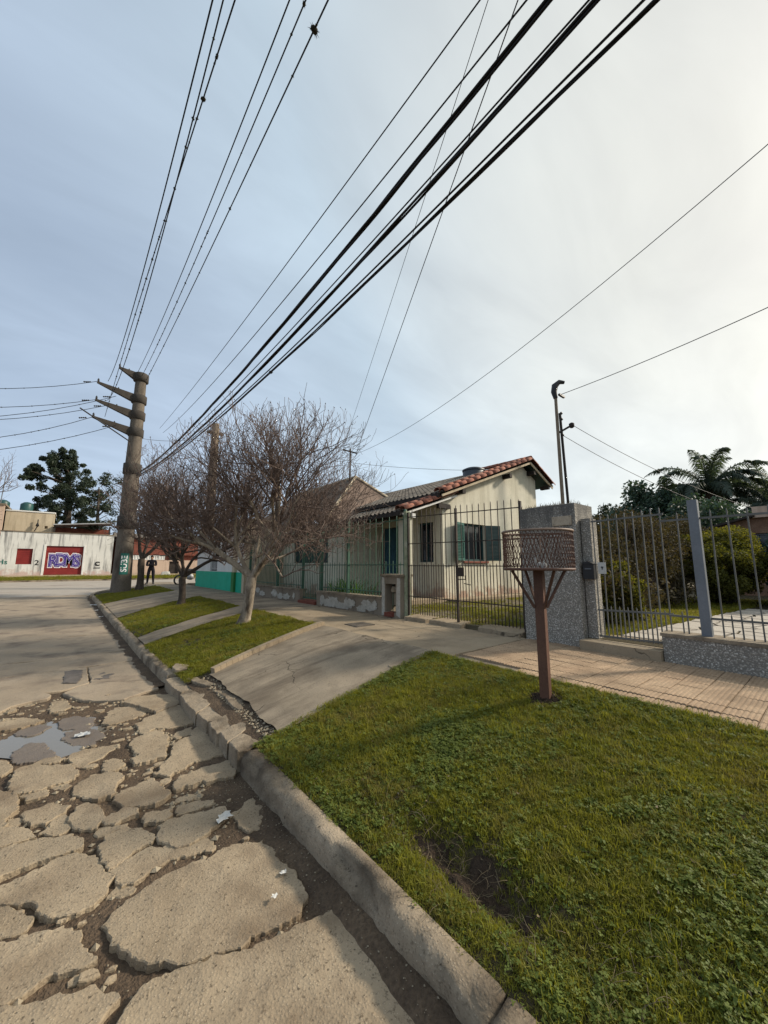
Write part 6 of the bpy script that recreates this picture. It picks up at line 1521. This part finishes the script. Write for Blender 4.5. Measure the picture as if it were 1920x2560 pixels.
for i, me in enumerate(kinds):
    o = bpy.data.objects.new('tuft_%02d' % i, me); tc_.objects.link(o)
ngp = bpy.data.node_groups.new('tufts', 'GeometryNodeTree')
ngp.interface.new_socket('Geometry', in_out='INPUT', socket_type='NodeSocketGeometry'); ngp.interface.new_socket('Geometry', in_out='OUTPUT', socket_type='NodeSocketGeometry')
N_ = ngp.nodes; gi = N_.new('NodeGroupInput'); go = N_.new('NodeGroupOutput'); ip = N_.new('GeometryNodeInstanceOnPoints'); ci = N_.new('GeometryNodeCollectionInfo')
ci.inputs['Collection'].default_value = tc_; ci.inputs['Separate Children'].default_value = True; ci.inputs['Reset Children'].default_value = True
ip.inputs['Pick Instance'].default_value = True
def attr(nm, ty):
    a = N_.new('GeometryNodeInputNamedAttribute'); a.data_type = ty; a.inputs['Name'].default_value = nm; return a.outputs['Attribute']
ngp.links.new(gi.outputs[0], ip.inputs['Points']); ngp.links.new(ci.outputs[0], ip.inputs['Instance'])
ngp.links.new(attr('kind_i','INT'), ip.inputs['Instance Index']); ngp.links.new(attr('rot','FLOAT_VECTOR'), ip.inputs['Rotation']); ngp.links.new(attr('scl','FLOAT'), ip.inputs['Scale'])
ngp.links.new(ip.outputs[0], go.inputs[0])
def grass(label, pts, kind_i, scl, nrm=None):
    pts = np.asarray(pts, np.float32); n = len(pts); me = bpy.data.meshes.new('grass'); me.vertices.add(n); me.vertices.foreach_set('co', pts.ravel())
    a = me.attributes.new('kind_i', 'INT', 'POINT'); a.data.foreach_set('value', np.asarray(kind_i, np.int32))
    a = me.attributes.new('scl', 'FLOAT', 'POINT'); a.data.foreach_set('value', np.asarray(scl, np.float32))
    rot = np.zeros((n,3), np.float32); rot[:,2] = RNG.uniform(0,6.283,n); rot[:,0] = RNG.normal(0,.12,n); rot[:,1] = RNG.normal(-.08,.12,n)
    a = me.attributes.new('rot', 'FLOAT_VECTOR', 'POINT'); a.data.foreach_set('vector', rot.ravel())
    o = bpy.data.objects.new('grass', me); COL.objects.link(o); md = o.modifiers.new('tufts', 'NODES'); md.node_group = ngp
    return props(o, label, kind='stuff')
def scatter(n, x0f, x1, ya, yb, zf, keep, big=1.0, clov=.12):
    P = []; K = []; S = []
    while len(P) < n:
        Y = random.uniform(min(ya(0),ya(1)), max(yb(0),yb(1))); a = x0f(Y); X = random.uniform(a, x1); s = (X-a)/(x1-a)
        if not (ya(s) < Y < yb(s)): continue
        k = keep(X, Y)
        if random.random() > k: continue
        c = .6*fbm(X, Y, 9, 1.3) + random.gauss(0,.30)
        kd = random.choice((7,8,9)) if c > .62 - clov*2 else (random.choice((5,6)) if random.random() < (.06 + .5*max(0, fbm(X, Y, 21, 2.0))) else random.randrange(5))
        if random.random() < .006 + .02*max(0, fbm(X, Y, 31, 1.5)): kd = random.choice((10,11))
        P.append((X, Y, zf(X, Y) - .004)); K.append(kd); S.append(big*random.uniform(.7,1.25)*(.75+.5*k))
    return P, K, S
soilz = lambda X, Y: zv(X, Y) + .012*fbm(X, Y, 2, 2.2)
def keep1(X, Y):
    k = 1.0
    bd = math.exp(-((X-1.575)/.105)**2)*math.exp(-((Y-1.28)/.38)**2)*(1 + .9*fbm(X, Y, 4, 6)); k -= 1.25*max(0, bd)
    if math.hypot(X-BX, Y-BY) < .14: k -= .8
    k -= .35*max(0, fbm(X, Y, 7, 2.6) - .15)
    if X - kx(Y) - KW < .05: k -= .3
    return max(.03, k)
kb = lambda Y: kx(Y) + KW - .004 + .035*max(0, fbm(Y, 4, 0, 3)) - .02*max(0, fbm(Y, 9, 0, 5))
P, K, S = scatter(34000, kb, XS-.02, c0(-.6), lr(3.24,3.38), soilz, keep1, 1.0, .15)
grass('short green turf on the near verge round the litter basket', P, K, S)
kp = lambda X, Y: max(.1, 1 - .8*max(0, fbm(X, Y, 7, 1.2)))
P, K, S = scatter(9000, kb, XS-.02, lr(5.46,6.12), lr(8.38,9.15), soilz, kp, 1.3, .05); grass('turf on the verge under the nearer bare tree', P, K, S)
P, K, S = scatter(5000, kb, XS-.02, lr(9.3,10.25), lr(12.65,14.5), soilz, kp, 1.5, .05); grass('turf on the verge under the second bare tree', P, K, S)
P, K, S = scatter(3000, kb, XS-.02, lr(17.0,18.6), lr(21.4,23.5), soilz, kp, 1.9, .02); grass('turf on the verge round the concrete pole', P, K, S)
flatz = lambda z: (lambda X, Y: z)
def onpath(X, Y): return 0.0 if .70 + skew(X) < Y < 2.1 + skew(X) else 1.0
P, K, S = scatter(14000, lambda Y: 5.7, 14.5, c0(-1.5), c0(3.0), flatz(.662), onpath, 1.6, .0); grass('bright lawn of the neighbouring garden', P, K, S)
P, K, S = scatter(6500, lambda Y: 5.45, 13.5, c0(3.1), c0(7.2), flatz(.602), lambda X, Y: max(.05, .55 - .9*fbm(X, Y, 3, 1.1)), 1.6, .1); grass('patchy grass in the yard of the cream house', P, K, S)
P, K, S = scatter(5000, lambda Y: -9, 14, c0(36.2), c0(38.4), lambda X, Y: .60+(Y-36.15)*.077, kp, 4.0, .0); grass('grass strip along the far pavement', P, K, S)
# dry roots hanging over the eroded bank
rv = MB()
for i in range(230):
    y = random.gauss(1.25,.42); x = random.gauss(1.60,.10); p = Vector((x, y, soilz(x, y)+.01)); d = Vector((random.gauss(-.4,.6), random.gauss(0,.7), random.uniform(.0,.6))).normalized(); pts = []; L = random.uniform(.04,.15)
    for k in range(5): pts.append(p.copy()); p = p + d*L/4; d = (d + Vector((random.gauss(0,.35), random.gauss(0,.35), -.3))).normalized(); p.z = max(p.z, soilz(p.x, p.y)+.004)
    rv.tube(pts, [.0011,.001,.0009,.0007,.0005], 3, cap=False)
thing('dry_roots', rv, M['straw'], 'dry pale roots and stalks over the eroded bank', kind='stuff')
# fallen leaves and scraps in the turf
fv = []; ff = []
for i in range(420):
    y = random.uniform(-.3,3.2) if random.random() < .7 else random.uniform(5.8,8.6); x = random.uniform(1.35,3.5); z = soilz(x, y) + random.uniform(.012,.03); a = random.uniform(0,6.28); s = random.uniform(.003,.008); o = len(fv)
    for k in range(4): t = a + k*1.571; q = s*(1.5 if k % 2 else .6); fv.append((x+q*math.cos(t), y+q*math.sin(t), z + random.gauss(0,.004)))
    ff.append((o,o+1,o+2,o+3))
obj('fallen_leaves', npmesh('fallen_leaves', fv, ff, M['straw']), label='small dry leaves scattered in the turf', kind='stuff')
